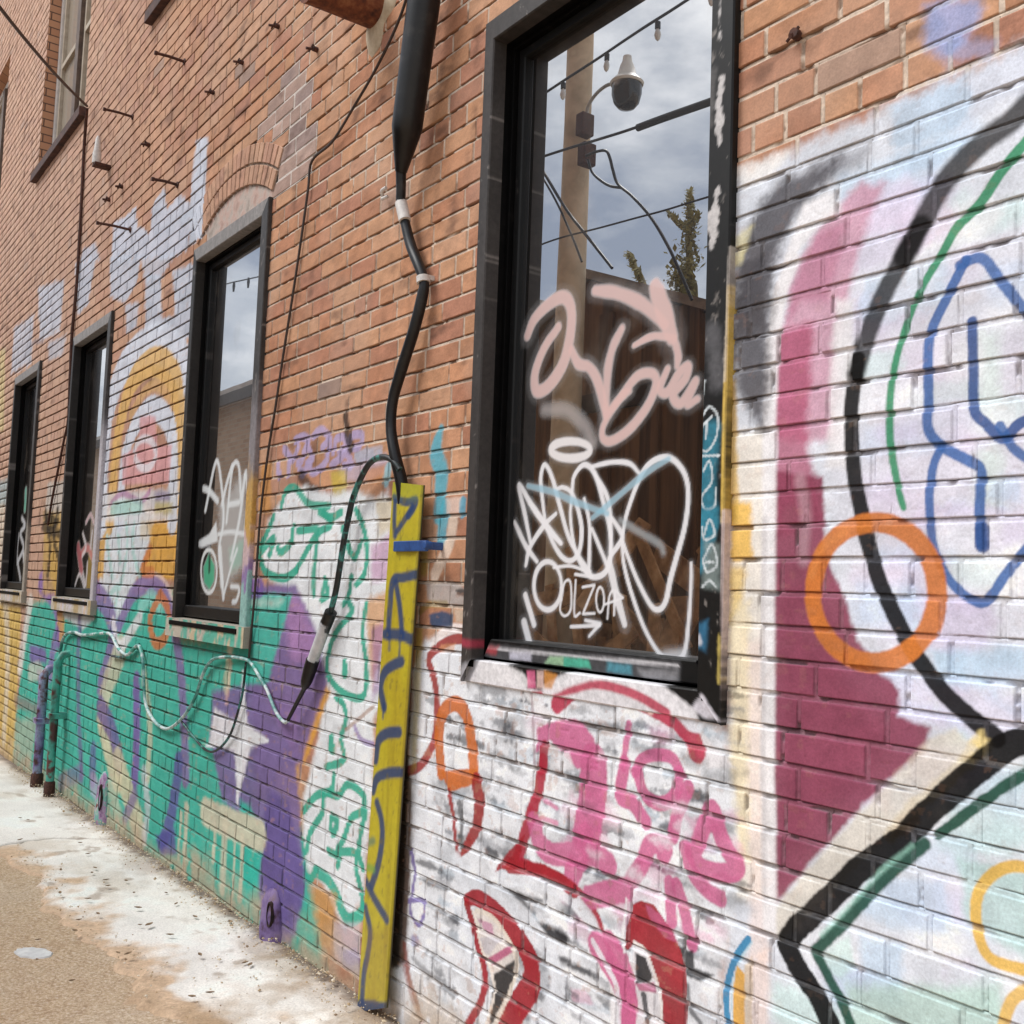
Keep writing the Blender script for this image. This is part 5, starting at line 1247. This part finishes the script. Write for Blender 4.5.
def stub(px, py, H, Rb, mat, lb, mouth):
    P = wall(px, py, -.03); P[2] = gz(P[0])
    t = tag(empty('drain_stub', P), lb, 'drain stub')
    n = 28; prof = [(0.0, 1.05), (.25, .95), (.5, .86), (.72, .80), (.88, .62), (.97, .35), (1.0, .05)]
    vs = []
    for h, r in prof:
        for k in range(n):
            a = 2 * math.pi * k / n; q = Rb * r * (1 + .12 * math.sin(3 * a + h * 4) + .07 * math.sin(7 * a + 9 * h))
            vs.append((P[0] + q * math.cos(a), P[1] + .03 + q * .5 * math.sin(a), P[2] - .02 + h * H))
    mb = MB(); mb.add(vs, [(i * n + k, i * n + (k + 1) % n, (i + 1) * n + (k + 1) % n, (i + 1) * n + k) for i in range(len(prof) - 1) for k in range(n)])
    mb.build('body', mat, t, smooth=True)
    c = P + (Rb * .42, .03 - Rb * .40, H * .48); mb = MB()
    m = 18; ring = [(math.cos(2 * math.pi * k / m), math.sin(2 * math.pi * k / m)) for k in range(m)]
    vs = [c + (q[0] * Rb * .27 * s_, d, q[1] * H * .24 * s_) for s_, d in ((1.05, .02), (1.0, -.003), (.9, -.003), (.8, .022)) for q in ring] + [c + (0, .032, 0)]
    mb.add(vs, [(i * m + k, (i + 1) * m + k, (i + 1) * m + (k + 1) % m, i * m + (k + 1) % m) for i in range(3) for k in range(m)] + [(3 * m + k, 4 * m, 3 * m + (k + 1) % m) for k in range(m)])
    mb.build('mouth', mouth, t, smooth=True)
MAT['stub1'] = simple('painted_stub', [(.32, '7a5a80'), (.44, 'a58aa8'), (.5, '5aa898'), (.58, 'b7aeb0'), (.64, '6a3c38')], 14, .8, bstr=.5, bdist=.004)
MAT['stub2'] = simple('stained_mortar', [(.34, '4a3448'), (.45, '6a5684'), (.56, '7d6a90'), (.66, '7a6658')], 12, .9, bstr=.6, bdist=.006)
stub(98, 812, .33, .085, MAT['stub1'], 'short painted drain stub with a rusty mouth at the foot of the teal wall', MAT['hole'])
stub(267, 905, .21, .085, MAT['stub2'], 'crumbling low drain stub with a dark mouth where purple paint meets the ground', MAT['hole'])

# ------------------------------------------------------------------ ground
def ground_sheet(name, outline_fn, mat, y0, y1, dz, res):
    pass
# alley floor, one sheet to the horizon
xs = np.concatenate([[-400, -120, -60, -30, -20], np.arange(-15, 2.01, .12), [4, 10, 40, 200]]); ys = np.concatenate([[-300, -90, -40, -20, -12], np.arange(-7, -.0, .10), [.0, .02]])
X, Y = np.meshgrid(xs, ys); x = X.ravel(); yv = Y.ravel()
z = gz(x) + (fbm(x * 2.3, yv * 2.3, 601, 4) - .5) * .018 * (x > -16) * (yv > -8) - .035
m, nt, b = newmat('sandy_gravel')
n1 = noise_node(nt, 1.6, 6, .65); n2 = noise_node(nt, 75, 5, .8); n3 = noise_node(nt, 18, 5, .6)
r1 = ramp(nt, n1.outputs['Fac'], [(.35, 'c8aa8c'), (.5, 'd6bea2'), (.62, 'e0d0bc')])
r2 = ramp(nt, n2.outputs['Fac'], [(.38, '84694f'), (.46, 'b89a7e'), (.53, 'd2b99e'), (.62, 'f0e6d8')])
r3 = ramp(nt, n3.outputs['Fac'], [(.35, '9c7c58'), (.65, 'd2bc98')])
mx = nt.nodes.new('ShaderNodeMix'); mx.data_type = 'RGBA'; mx.inputs['Factor'].default_value = .68; nt.links.new(r1.outputs['Color'], mx.inputs['A']); nt.links.new(r2.outputs['Color'], mx.inputs['B'])
mx2 = nt.nodes.new('ShaderNodeMix'); mx2.data_type = 'RGBA'; mx2.inputs['Factor'].default_value = .25; nt.links.new(mx.outputs['Result'], mx2.inputs['A']); nt.links.new(r3.outputs['Color'], mx2.inputs['B'])
nt.links.new(mx2.outputs['Result'], b.inputs['Base Color']); b.inputs['Roughness'].default_value = .95; b.inputs['Specular IOR Level'].default_value = .15
bump(nt, b, n2.outputs['Fac'], .9, .012)
g = mesh_raw('alley_ground', np.stack([x, yv, z], 1), grid_quads(len(xs), len(ys)), m); tag(g, kind='structure')
# worn concrete strip along the wall
edge_px = [(-60, 838), (0, 852), (25, 872), (45, 905), (75, 925), (100, 940), (128, 958), (148, 966), (142, 982), (128, 990), (150, 1000), (176, 1004), (196, 1012), (215, 1030), (240, 1060), (280, 1110)]
EP = np.array([ground_at(a, b) for a, b in edge_px]); 
EX = EP[:, 0]; EY = EP[:, 1]; o = np.argsort(EX); EX = EX[o]; EY = EY[o]
nxg, nyg = 700, 90
sx = np.concatenate([np.linspace(-16, -7, 120), np.linspace(-6.97, -2.0, 420), np.linspace(-1.98, 2, 60)])
lim = np.interp(sx, np.concatenate([[-16, -11], EX, [EX[-1] + .6, 2]]), np.concatenate([[-2.4, -2.2], EY, [-.42, -.35]]))
lim = lim + (fbm(sx * 2.2, sx * 0 + 3, 611, 4) - .5) * .18 + (fbm(sx * 14, sx * 0 + 5, 612, 3) - .5) * .07
T_ = np.linspace(0, 1, nyg)
X = np.repeat(sx[None], nyg, 0); Y = T_[:, None] * (lim - .02)[None] + .02
d_edge = (1 - T_)[:, None] * np.abs(lim)[None]
x = X.ravel(); yv = Y.ravel(); de = d_edge.ravel()
thick = .012 * sstep(.0, .35, de + (fbm(x * 11, yv * 11, 639, 4) - .5) * .25) - .016 * sstep(.03, 0, de)
z = gz(x) - .024 + thick + (fbm(x * 3, yv * 3, 621, 4) - .5) * .014 + (fbm(x * 16, yv * 16, 622, 4) - .5) * .006
heap = sstep(.30, 0, -yv) * .012 * fbm(x * 5, yv * 5, 623, 3); z = z + heap
rgb = np.repeat(lin('e6e1da')[None], len(x), 0) * (.82 + .36 * fbm(x * 5, yv * 5, 631, 5))[:, None]
k = sstep(.58, .78, fbm(x * 2.4, yv * 3.2, 632, 5))[:, None] * .4; rgb = rgb * (1 - k) + lin('b39f86') * k
k = sstep(.68, .80, fbm(x * 7, yv * 9, 633, 5))[:, None] * .6; rgb = rgb * (1 - k) + lin('8f7a66') * k
k = sstep(.20, .03, de + (fbm(x * 7, yv * 7, 634, 4) - .5) * .45)[:, None]; sandc = lin('c6ab90') * (.72 + .56 * fbm(x * 70, yv * 70, 638, 3))[:, None]; rgb = rgb * (1 - k) + sandc * k
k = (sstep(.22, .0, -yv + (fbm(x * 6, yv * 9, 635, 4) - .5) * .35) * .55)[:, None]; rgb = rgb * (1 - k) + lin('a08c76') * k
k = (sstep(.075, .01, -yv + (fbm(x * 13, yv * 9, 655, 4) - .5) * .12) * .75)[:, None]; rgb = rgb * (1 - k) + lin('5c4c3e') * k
k = (sstep(-3.9, -3.3, x + (fbm(x * 5, yv * 5, 636, 4) - .5) * 1.2) * sstep(.38, .62, fbm(x * 8, yv * 8, 637, 4)) * .7)[:, None]; rgb = rgb * (1 - k) + lin('9c8367') * k
# cracks across the strip
crk = np.zeros(len(x))
for (cx0, sl) in ((-7.75, .30), (-6.15, .45), (-9.6, .2)):
    dist = np.abs(x - cx0 - sl * yv - (fbm(yv * 3, yv * 0 + cx0, 641, 4) - .5) * .35); crk = np.maximum(crk, sstep(.022, .006, dist))
z = z - crk * .008; rgb = rgb * (1 - .55 * crk[:, None]) + lin('5a4a3c') * .55 * crk[:, None]
MAT['concrete'] = vcol_mat('dusty_concrete', .92, 120, .22, .6, .004, .15)
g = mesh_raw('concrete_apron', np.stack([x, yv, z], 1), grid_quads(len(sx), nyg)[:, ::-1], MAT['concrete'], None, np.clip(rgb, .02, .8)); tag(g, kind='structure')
def apron_z(x_, y_): return gz(x_) - .002
# loose stones: nobody could count them
rs = np.random.RandomState(5); N = 9000
sxv = rs.uniform(-9, -2.4, N); syv = -np.abs(rs.normal(0, .75, N)) - .02; syv = np.where(rs.rand(N) < .55, rs.uniform(-2.2, -.05, N), syv); syv = np.where(rs.rand(N) < .22, -rs.gamma(1.3, .035, N) - .01, syv)
li = np.interp(sxv, sx, lim); keep = (syv < li + .12) | (syv > -.16) | ((sxv > -4.0) & (rs.rand(N) < .45)) | (rs.rand(N) < .04); sxv = sxv[keep]; syv = syv[keep]; li = li[keep]; N = len(sxv)
r = rs.gamma(2.0, .0012, N) + .0010
octv = np.array([(1, 0, 0), (0, 1, 0), (-1, 0, 0), (0, -1, 0), (0, 0, .7), (0, 0, -.7)], float); octf = np.array([(0, 1, 4), (1, 2, 4), (2, 3, 4), (3, 0, 4), (1, 0, 5), (2, 1, 5), (3, 2, 5), (0, 3, 5)])
j = rs.uniform(.6, 1.3, (N, 6, 3)); an = rs.uniform(0, 6.28, N); ca, sa = np.cos(an)[:, None], np.sin(an)[:, None]
pv = octv[None] * j * r[:, None, None]; px_ = pv[..., 0] * ca - pv[..., 1] * sa; py_ = pv[..., 0] * sa + pv[..., 1] * ca
onap = syv > li
zz = gz(sxv) + np.where(onap, -.006 + .02 * (syv > -.2), -.046) + r * .3
pv = np.stack([px_ + sxv[:, None], py_ + syv[:, None], pv[..., 2] + zz[:, None]], -1).reshape(-1, 3)
cl = np.array([lin(h) for h in ('c8b598', 'b09878', 'd8ccb8', '8f7860', 'd0c0a8', 'b8a488')])[rs.randint(0, 6, N)]
MAT['stone'] = vcol_mat('loose_stone', .9, 200, .2, .3, .001, .2)
g = mesh_raw('gravel', pv, (octf[None] + (np.arange(N) * 6)[:, None, None]).reshape(-1, 3), MAT['stone'], None, np.repeat(cl, 6, 0), False); tag(g, 'scattered small stones over the sandy alley and dusty concrete', 'gravel', kind='stuff')
# the pale flat stone and dead leaves
P = ground_at(34, 946); P[2] -= .034; mb = MB(); n = 26
ring = [(math.cos(2 * math.pi * k / n) * (.085 + .006 * math.sin(3 * k)), math.sin(2 * math.pi * k / n) * (.05 + .004 * math.cos(2 * k))) for k in range(n)]
an = .55; R2 = lambda q: (q[0] * math.cos(an) - q[1] * math.sin(an), q[0] * math.sin(an) + q[1] * math.cos(an))
vs = [(P[0] + R2(q)[0] * s, P[1] + R2(q)[1] * s, P[2] + h) for s, h in ((.96, .0), (1.0, .005), (.95, .010), (.5, .012)) for q in ring] + [(P[0], P[1], P[2] + .0125)]
mb.add(vs, [(i * n + k, i * n + (k + 1) % n, (i + 1) * n + (k + 1) % n, (i + 1) * n + k) for i in range(3) for k in range(n)] + [(3 * n + k, 3 * n + (k + 1) % n, 4 * n) for k in range(n)])
tag(mb.build('flat_stone', simple('pale_stone', [(.3, 'b8b8b8'), (.7, 'd4d4d2')], 30, .7), smooth=True), 'pale flat oval stone lying on the sandy ground', 'stone')
MAT['leaf'] = simple('dry_leaf', [(.3, '6a543e'), (.7, '947a5c')], 40, .85)
leafpx = [(92, 873), (108, 886), (88, 899), (98, 914), (79, 920), (134, 893), (126, 881), (166, 893), (149, 925), (140, 925), (200, 955), (138, 908), (176, 904), (195, 917), (229, 910), (75, 931), (38, 940), (88, 854), (95, 868), (20, 818), (28, 820), (52, 803), (80, 843), (20, 840), (245, 963), (250, 965), (192, 997), (210, 993), (170, 935), (230, 922), (118, 953), (128, 954), (72, 981), (37, 960), (60, 893), (106, 880)]
for k, (a, b) in enumerate(leafpx):
    P = ground_at(a, b); w = random.uniform(.006, .013) * (1.6 if (a, b) in ((149, 925), (149, 938), (92, 899)) else 1); an = random.uniform(0, 6.28); L = w * random.uniform(1.3, 2.2)
    mb = MB(); pr = [(-1, 0), (-.5, .55), (.1, .7), (.65, .4), (1, 0), (.6, -.45), (0, -.7), (-.6, -.5)]
    hh = apron_z(P[0], P[1])
    vs = [(P[0] + math.cos(an) * q[0] * L - math.sin(an) * q[1] * w, P[1] + math.sin(an) * q[0] * L + math.cos(an) * q[1] * w, hh + .004 + .35 * w * abs(q[1]) + .25 * w * q[0] ** 2) for q in pr] + [(P[0], P[1], hh + .003)]
    vs2 = [(v[0], v[1], v[2] - .0015) for v in vs]
    mb.add(vs, [(i, (i + 1) % 8, 8) for i in range(8)]); mb.add(vs2, [((i + 1) % 8, i, 8) for i in range(8)])
    tag(mb.build('dead_leaf', MAT['leaf']), 'small dry brown leaf lying on the dusty ground by the wall', 'leaf', 'dead leaves on the ground')
# ------------------------------------------------------------------ the other side of the alley, as the windows mirror it
def planks(name, base, dark, width):
    m, nt, b = newmat(name)
    tc = nt.nodes.new('ShaderNodeTexCoord'); mp = nt.nodes.new('ShaderNodeMapping'); mp.inputs['Scale'].default_value = (1 / width, 1, .35)
    nt.links.new(tc.outputs['Object'], mp.inputs['Vector'])
    sp = nt.nodes.new('ShaderNodeSeparateXYZ'); nt.links.new(mp.outputs[0], sp.inputs[0])
    fl = nt.nodes.new('ShaderNodeMath'); fl.operation = 'FLOOR'; nt.links.new(sp.outputs['X'], fl.inputs[0])
    wn = nt.nodes.new('ShaderNodeTexWhiteNoise'); wn.noise_dimensions = '1D'; nt.links.new(fl.outputs[0], wn.inputs['W'])
    n = nt.nodes.new('ShaderNodeTexNoise'); n.inputs['Scale'].default_value = 3; n.inputs['Detail'].default_value = 6; nt.links.new(mp.outputs[0], n.inputs['Vector'])
    ad = nt.nodes.new('ShaderNodeMath'); ad.operation = 'MULTIPLY_ADD'; ad.inputs[1].default_value = .4; nt.links.new(wn.outputs['Value'], ad.inputs[0]); nt.links.new(n.outputs['Fac'], ad.inputs[2])
    r = ramp(nt, ad.outputs[0], [(.35, dark), (.95, base)])
    nt.links.new(r.outputs['Color'], b.inputs['Base Color']); b.inputs['Roughness'].default_value = .9
    bump(nt, b, n.outputs['Fac'], .4, .01); return m
MAT['planks'] = planks('old_brown_boards', '7c5a3e', '2c1e15', .18)
MAT['pole'] = simple('weathered_pole_wood', [(.3, 'a89478'), (.5, 'cdb698'), (.62, 'b8a488'), (.75, 'dccbb0')], 2.5, .85, bstr=.4, bdist=.004)
MAT['grey'] = simple('grey_metal', [(.3, '8a8880'), (.7, 'b8b4aa')], 12, .4, .3)
MAT['bulb'] = simple('clear_bulb', [(.3, 'c8c8c4'), (.7, 'dcdcd8')], 10, .15)
YS = -4.25
def mir(px, py, Y=YS): return mirrored(px, py, Y)
# brown wooden shed
ap = mir(590, 270); rt = mir(700, 300)
sl = (rt[2] - ap[2]) / (rt[0] - ap[0])
xl, xr = ap[0] - 1.1, ap[0] + 4.6
zr = ap[2] + sl * (xr - ap[0]); zl = ap[2] - .5
t = tag(empty('wooden_shed', (ap[0], YS - 1, gz(ap[0]))), 'old brown board shed across the alley, mirrored in the big window', 'shed')
mb = MB(); prof = [(xl, -.1), (xr, -.1), (xr, zr - .1), (ap[0], ap[2] - .1), (xl, zl - .1)]
vs = [(a, YS, b) for a, b in prof] + [(a, YS - 4, b) for a, b in prof]
mb.add(vs, [(4, 3, 2, 1, 0), (5, 6, 7, 8, 9)] + [(i, (i + 1) % 5, 5 + (i + 1) % 5, 5 + i) for i in (0, 1, 4)]); mb.build('wall', MAT['planks'], t)
mb = MB()
for (a, b) in (((xl - .15, zl - .16), (ap[0], ap[2])), ((ap[0], ap[2]), (xr + .2, zr - .02))):
    vs = [(a[0], YS + .15, a[1]), (b[0], YS + .15, b[1]), (b[0], YS + .15, b[1] - .09), (a[0], YS + .15, a[1] - .09)]; vs += [(v[0], YS - 4.1, v[2]) for v in vs]
    mb.add(vs, [(0, 1, 2, 3), (7, 6, 5, 4), (0, 4, 5, 1), (2, 6, 7, 3), (1, 5, 6, 2), (0, 3, 7, 4)])
mb.build('roof', simple('brown_roof', [(.3, '5a4a3c'), (.7, '8a7a6a')], 8, .8), t)
mb = MB(); c0 = mir(625, 395); mb.box(c0[0] - .9, c0[0] + 1.5, YS - .02, YS + .05, c0[2] - .12, c0[2] + .06); mb.build('ledger_board', simple('dark_ledger', [(.3, '241a14'), (.7, '3a2a20')], 8, .9), t)
for (px, w_) in ((602, .14), (690, .12), (655, .08)):
    c0 = mir(px, 420); mb = MB(); mb.box(c0[0] - w_, c0[0] + w_, YS - .02, YS + .035, -.1, c0[2] + 1.0); mb.build('batten', MAT['planks'], t)
# heap of broken boards at its foot
rs = random.Random(9)
for k in range(44):
    px = rs.uniform(550, 700); c0 = mir(px, 600, YS + .45); L = rs.uniform(.5, 1.3); an = rs.uniform(.2, 2.9); zc = gz(c0[0]) + rs.uniform(.25, 1.75); w_ = rs.uniform(.05, .11)
    mb = MB(); d = np.array([math.cos(an), rs.uniform(-.3, .3), abs(math.sin(an)) * .6]); d /= np.linalg.norm(d); u = np.array([-d[2], 0, d[0]])
    y_ = YS + .12 + rs.uniform(.05, .75); c = np.array([c0[0], y_, zc]); a, b = c - d * L / 2, c + d * L / 2
    if min(a[2], b[2]) < gz(c0[0]): s = gz(c0[0]) - min(a[2], b[2]); a[2] += s; b[2] += s
    n_ = np.cross(d, u) * .012; u = u * w_
    mb.add([a - u - n_, b - u - n_, b + u - n_, a + u - n_, a - u + n_, b - u + n_, b + u + n_, a + u + n_], [(3, 2, 1, 0), (4, 5, 6, 7), (0, 1, 5, 4), (1, 2, 6, 5), (2, 3, 7, 6), (3, 0, 4, 7)])
    tag(mb.build('scrap_board', simple('scrap_wood', [(.3, '7a5434'), (.55, 'b58a60'), (.75, 'd2ac84')], 6, .9) if k < 1 else bpy.data.materials['scrap_wood']), 'broken brown board in the heap against the shed, mirrored in the glass', 'board', 'scrap boards heaped against the shed')
# long brick house farther along
A = mir(240, 393); zt = A[2]
t = tag(empty('brick_house', (-20, YS - 2, gz(-20))), 'low brick house across the alley with a pale eave, mirrored in the farther windows', 'house')
mb = MB(); x1_ = xl - .05; mb.box(-42, x1_, YS - 6, YS + .0, -.6, zt - .18)
m, nt, bs = newmat('far_brick'); bt = nt.nodes.new('ShaderNodeTexBrick'); tc = nt.nodes.new('ShaderNodeTexCoord'); mp = nt.nodes.new('ShaderNodeMapping'); mp.inputs['Rotation'].default_value = (math.radians(-90), 0, 0)
nt.links.new(tc.outputs['Object'], mp.inputs['Vector']); nt.links.new(mp.outputs[0], bt.inputs['Vector'])
for nme, v in (('Scale', 1.0), ('Brick Width', .22), ('Row Height', .075), ('Mortar Size', .008)): bt.inputs[nme].default_value = v
bt.inputs['Color1'].default_value = (*lin('c0a890'), 1); bt.inputs['Color2'].default_value = (*lin('ac9078'), 1); bt.inputs['Mortar'].default_value = (*lin('b5a898'), 1)
nt.links.new(bt.outputs['Color'], bs.inputs['Base Color']); bs.inputs['Roughness'].default_value = .9
mb.build('wall', m, t)
mb = MB(); mb.box(-42.1, x1_ + .1, YS - 6.1, YS + .30, zt - .18, zt - .02); mb.build('eave', simple('pale_eave', [(.3, 'a8a098'), (.7, 'c8c0b6')], 6, .8), t, bevel=.01)
for zc, c in ((.0, '8a6a4c'),):
    mb = MB(); mb.box(-42, x1_ + .1, YS + .302, YS + .34, zt - .30, zt - .12); mb.build('gutter', simple('dark_gutter', [(.3, '2f2822'), (.7, '4a4038')], 5, .6), t)
mb = MB(); mb.box(-34, -22, YS + .002, YS + .010, .1, 2.1); mb.build('painted_panel', simple('yellow_panel', [(.3, 'b08a20'), (.7, 'd0a838')], 3, .8), t)
# utility pole and the lamp on it
YP = -3.75
pb = mir(576, 200, YP); t = tag(empty('utility_pole', (pb[0], YP, gz(pb[0]))), 'pale weathered wooden utility pole across the alley, mirrored in the big window', 'pole')
p_top = mir(585, -40, YP); ptt = np.array([p_top[0], YP, p_top[2] + 3]); pbb = np.array([mir(562, 500, YP)[0], YP, gz(pb[0]) - .2])
MB().tube([pbb + (ptt - pbb) * q for q in np.linspace(0, 1, 20)], np.linspace(.150, .105, 20), 18).build('post', MAT['pole'], t, smooth=True)
for (px, py) in ((586, 155), (584, 125)):
    c0 = mir(px, py, YP + .14); mb = MB(); mb.box(c0[0] - .05, c0[0] + .05, YP + .06, YP + .20, c0[2] - .10, c0[2] + .10); mb.build('bracket', MAT['darkrust'], t, bevel=.01)
t = tag(empty('street_lamp', mir(586, 118, YP + .1)), 'old street lamp with white cone hood on a curved arm from the utility pole', 'street lamp')
arm = [mir(a, b, YP + .08) for a, b in ((586, 120), (588, 106), (596, 94), (606, 86), (615, 83))]
smooth_tube(arm, .016, 10).build('arm', MAT['grey'], t, smooth=True)
c = mir(627, 82, YP + .08); k = (mir(627, 57, YP + .08)[2] - c[2]) / 25
mb = MB(); mb.tube([c + (0, 0, h * k) for h in (-3, -1, 0, 4, 6, 16, 19, 21, 25)], [r_ * k for r_ in (15, 16, 15, 11, 9, 6.5, 5, 4.5, 4)], 20); mb.build('hood', simple('white_enamel', [(.3, 'c8c4ba'), (.7, 'e4e0d6')], 8, .4), t, smooth=True)
mb = MB(); mb.tube([c + (0, 0, h * k) for h in (-3, -12, -20, -25, -27)], [r_ * k for r_ in (14, 14, 12, 8, 2)], 20); mb.build('globe', simple('lamp_globe', [(.44, '151413'), (.50, '2a2826'), (.54, 'a8a6a2'), (.7, 'd0cec8')], 1.4, .15), t, smooth=True)
# string lights
def sag(a, b, s, n=24): return [a + (b - a) * q - np.array([0, 0, 4 * s * q * (1 - q)]) for q in np.linspace(0, 1, n)]
YL = -3.1
a, b = mir(500, 122, YL), mir(760, -48, YL)
t = tag(empty('string_lights', (a + b) / 2), 'string of round bulbs on a dark cord crossing above the alley', 'string lights')
L = sag(a, b, .0); MB().tube(L, .011, 8).build('cord', MAT['rubber'], t, smooth=True)
for (px, py) in ((563, 83), (607, 54), (658, 22), (525, 106), (712, -14)):
    p = mir(px, py, YL); mb = MB(); mb.tube([p + (0, 0, .0), p + (0, 0, -.05)], .022, 10); s = mb.build('socket', MAT['rubber'], t, smooth=True)
    MB().tube([p + (0, 0, h) for h in (-.05, -.07, -.10, -.13, -.145)], [.010, .020, .026, .018, .005], 12).build('bulb', MAT['bulb'], s, smooth=True)
a, b = mir(150, 300, YL), mir(330, 262, YL)
t = tag(empty('string_lights', (a + b) / 2), 'second string of small dark sockets over the alley, mirrored in the arched window', 'string lights')
MB().tube(sag(a, b, .02), .010, 8).build('cord', MAT['rubber'], t, smooth=True)
for (px, py) in ((238, 284), (252, 280), (222, 287), (268, 276)):
    p = mir(px, py, YL); MB().tube([p + (0, 0, .02), p + (0, 0, -.04), p + (0, 0, -.12)], [.014, .02, .012], 10).build('socket', MAT['rubber'], t, smooth=True)
# overhead wires
def wire(pts, Y, r, lb, nm='overhead_wire', m=None, gaps=6):
    P = [mir(a, b, Y) for a, b in pts]
    return tag(smooth_tube(P, r, 8, gaps).build(nm, m or MAT['rubber'], smooth=True), lb, 'wire')
wire([(480, 178), (547, 155), (600, 139), (638, 127), (705, 104), (760, 84)], -3.2, .012, 'straight dark overhead wire below the street lamp')
tag(smooth_tube([mir(a, b, -3.2) for a, b in ((638, 128), (668, 117), (705, 104), (745, 90))], .030, 10).build('wire_sleeve', MAT['rubber'], smooth=True), 'thick black sleeve around the straight overhead wire', 'cable sleeve')
wire([(586, 156), (596, 152), (606, 151), (610, 158), (613, 170), (618, 184), (632, 196), (650, 216), (668, 246), (680, 272), (692, 300)], -3.5, .013, 'heavy twisted service wire drooping from the pole bracket')
wire([(588, 160), (592, 172), (600, 180), (610, 186), (622, 188)], -3.5, .012, 'looped wire end hanging under the pole bracket')
wire([(500, 265), (545, 243), (600, 228), (655, 213), (705, 198), (760, 182)], -3.3, .008, 'thinnest overhead wire crossing low over the sapling')
wire([(530, 150), (545, 175), (565, 208), (590, 240), (612, 268)], -3.4, .014, 'loose wire slanting down across the utility pole')
wire([(532, 160), (555, 200), (572, 236), (582, 262)], -3.4, .010, 'second loose wire slanting down in front of the pole')
# bare sapling behind the shed roof
YT = -5.6
t = tag(empty('sapling', mir(690, 300, YT)), 'mossy bare sapling with a forked branch rising behind the shed roof', 'tree')
t.location.z = gz(-7)
m = simple('mossy_bark', [(.3, '4a4220'), (.55, '7a6c38'), (.75, '95874a')], 9, .95, bstr=.8, bdist=.02)
st = [mir(a, b, YT) for a, b in ((694, 330), (690, 280), (689, 240), (690, 215), (689, 192))]; st = [np.array([st[0][0], YT, gz(-7)])] + st
smooth_tube(st, [.06, .05, .04, .032, .026, .015], 9).build('trunk', m, t, smooth=True)
for br in ([(689, 232), (680, 226), (672, 218), (667, 210)], [(690, 226), (696, 221), (700, 213)], [(690, 272), (678, 268), (670, 262)]):
    P = curve_pts([mir(a, b, YT) for a, b in br], 5); MB().tube(P, np.linspace(.028, .012, len(P)), 8).build('branch', m, t, smooth=True)
lf = MB(); rs = random.Random(4)
def leaves(cx, cy, rx, ry, n):
    for k in range(n):
        p = mir(cx + rs.gauss(0, rx), cy + rs.gauss(0, ry), YT + rs.uniform(-.2, .2)); w_ = rs.uniform(.02, .05); d = np.array([rs.gauss(0, 1), rs.gauss(0, 1), rs.gauss(0, 1)]); d /= np.linalg.norm(d); u = np.cross(d, (.3, .5, .8)); u /= np.linalg.norm(u)
        lf.add([p - d * w_, p + u * w_ * .5, p + d * w_, p - u * w_ * .5], [(0, 1, 2, 3)])
leaves(681, 280, 6, 9, 420)
for k in range(26):
    f = k / 25; leaves(690, 192 + 75 * f, 1.8 + 4.5 * f, 2.4, 20)
for k in range(9):
    f = k / 8; leaves(668 + 20 * f, 212 + 20 * f, 1.5, 1.5, 12); leaves(699 - 8 * f, 214 + 12 * f, 1.4, 1.4, 8)
lf.build('foliage', simple('dry_green_leaf', [(.3, '5a5426'), (.7, 'a2944c')], 5, .8), t)
t = tag(empty('shrub_stem', mir(640, 290, YT)), 'leaning mossy stem behind the shed roof, left of the sapling', 'plant')
P = [mir(a, b, YT) for a, b in ((648, 300), (640, 276), (633, 264), (628, 252))]; 
smooth_tube(P, [.05, .04, .03, .015], 9).build('stem', m, t, smooth=True)
lf = MB()
for k in range(18):
    f = k / 17; leaves(645 - 17 * f, 288 - 34 * f, 1.8, 1.8, 14)
lf.build('foliage', bpy.data.materials['dry_green_leaf'], t)

# ------------------------------------------------------------------ light
SUN_EL, SUN_AZ = 52, 215      # soft sun through thin cloud, from the upper left behind the camera
w = bpy.data.worlds.new('World'); scene.world = w; w.use_nodes = True; nt = w.node_tree
bg = nt.nodes['Background']; sky = nt.nodes.new('ShaderNodeTexSky'); sky.sky_type = 'NISHITA'; sky.sun_disc = False
sdir = np.array([-.40, -.58, .92]); sdir /= np.linalg.norm(sdir)
sky.sun_elevation = math.asin(sdir[2]); sky.sun_rotation = math.atan2(sdir[0], sdir[1])
tc = nt.nodes.new('ShaderNodeTexCoord'); mp = nt.nodes.new('ShaderNodeMapping'); mp.inputs['Scale'].default_value = (1, 1, 2.2)
nt.links.new(tc.outputs['Generated'], mp.inputs['Vector'])
n = nt.nodes.new('ShaderNodeTexNoise'); n.inputs['Scale'].default_value = 3.4; n.inputs['Detail'].default_value = 7; n.inputs['Roughness'].default_value = .55; nt.links.new(mp.outputs[0], n.inputs['Vector'])
cr = ramp(nt, n.outputs['Fac'], [(.40, (3.4, 3.9, 4.9)), (.50, (6.4, 6.8, 7.4)), (.60, (11.5, 11.6, 11.8))])
mx = nt.nodes.new('ShaderNodeMix'); mx.data_type = 'RGBA'; mx.inputs['Factor'].default_value = .86
nt.links.new(sky.outputs[0], mx.inputs['A']); nt.links.new(cr.outputs['Color'], mx.inputs['B']); nt.links.new(mx.outputs['Result'], bg.inputs['Color']); bg.inputs['Strength'].default_value = .1
sl_ = bpy.data.lights.new('sun', 'SUN'); sl_.energy = 2.2; sl_.angle = math.radians(26); sl_.color = (1, .98, .95)
so = bpy.data.objects.new('sun', sl_); COL.objects.link(so); so.rotation_euler = Vector(tuple(sdir)).to_track_quat('Z', 'Y').to_euler()
scene.view_settings.view_transform = 'Standard'; scene.view_settings.look = 'None'; scene.view_settings.gamma = 1; scene.view_settings.use_curve_mapping = False
scene.view_settings.exposure = 0.52
scene.cycles.max_bounces = 6
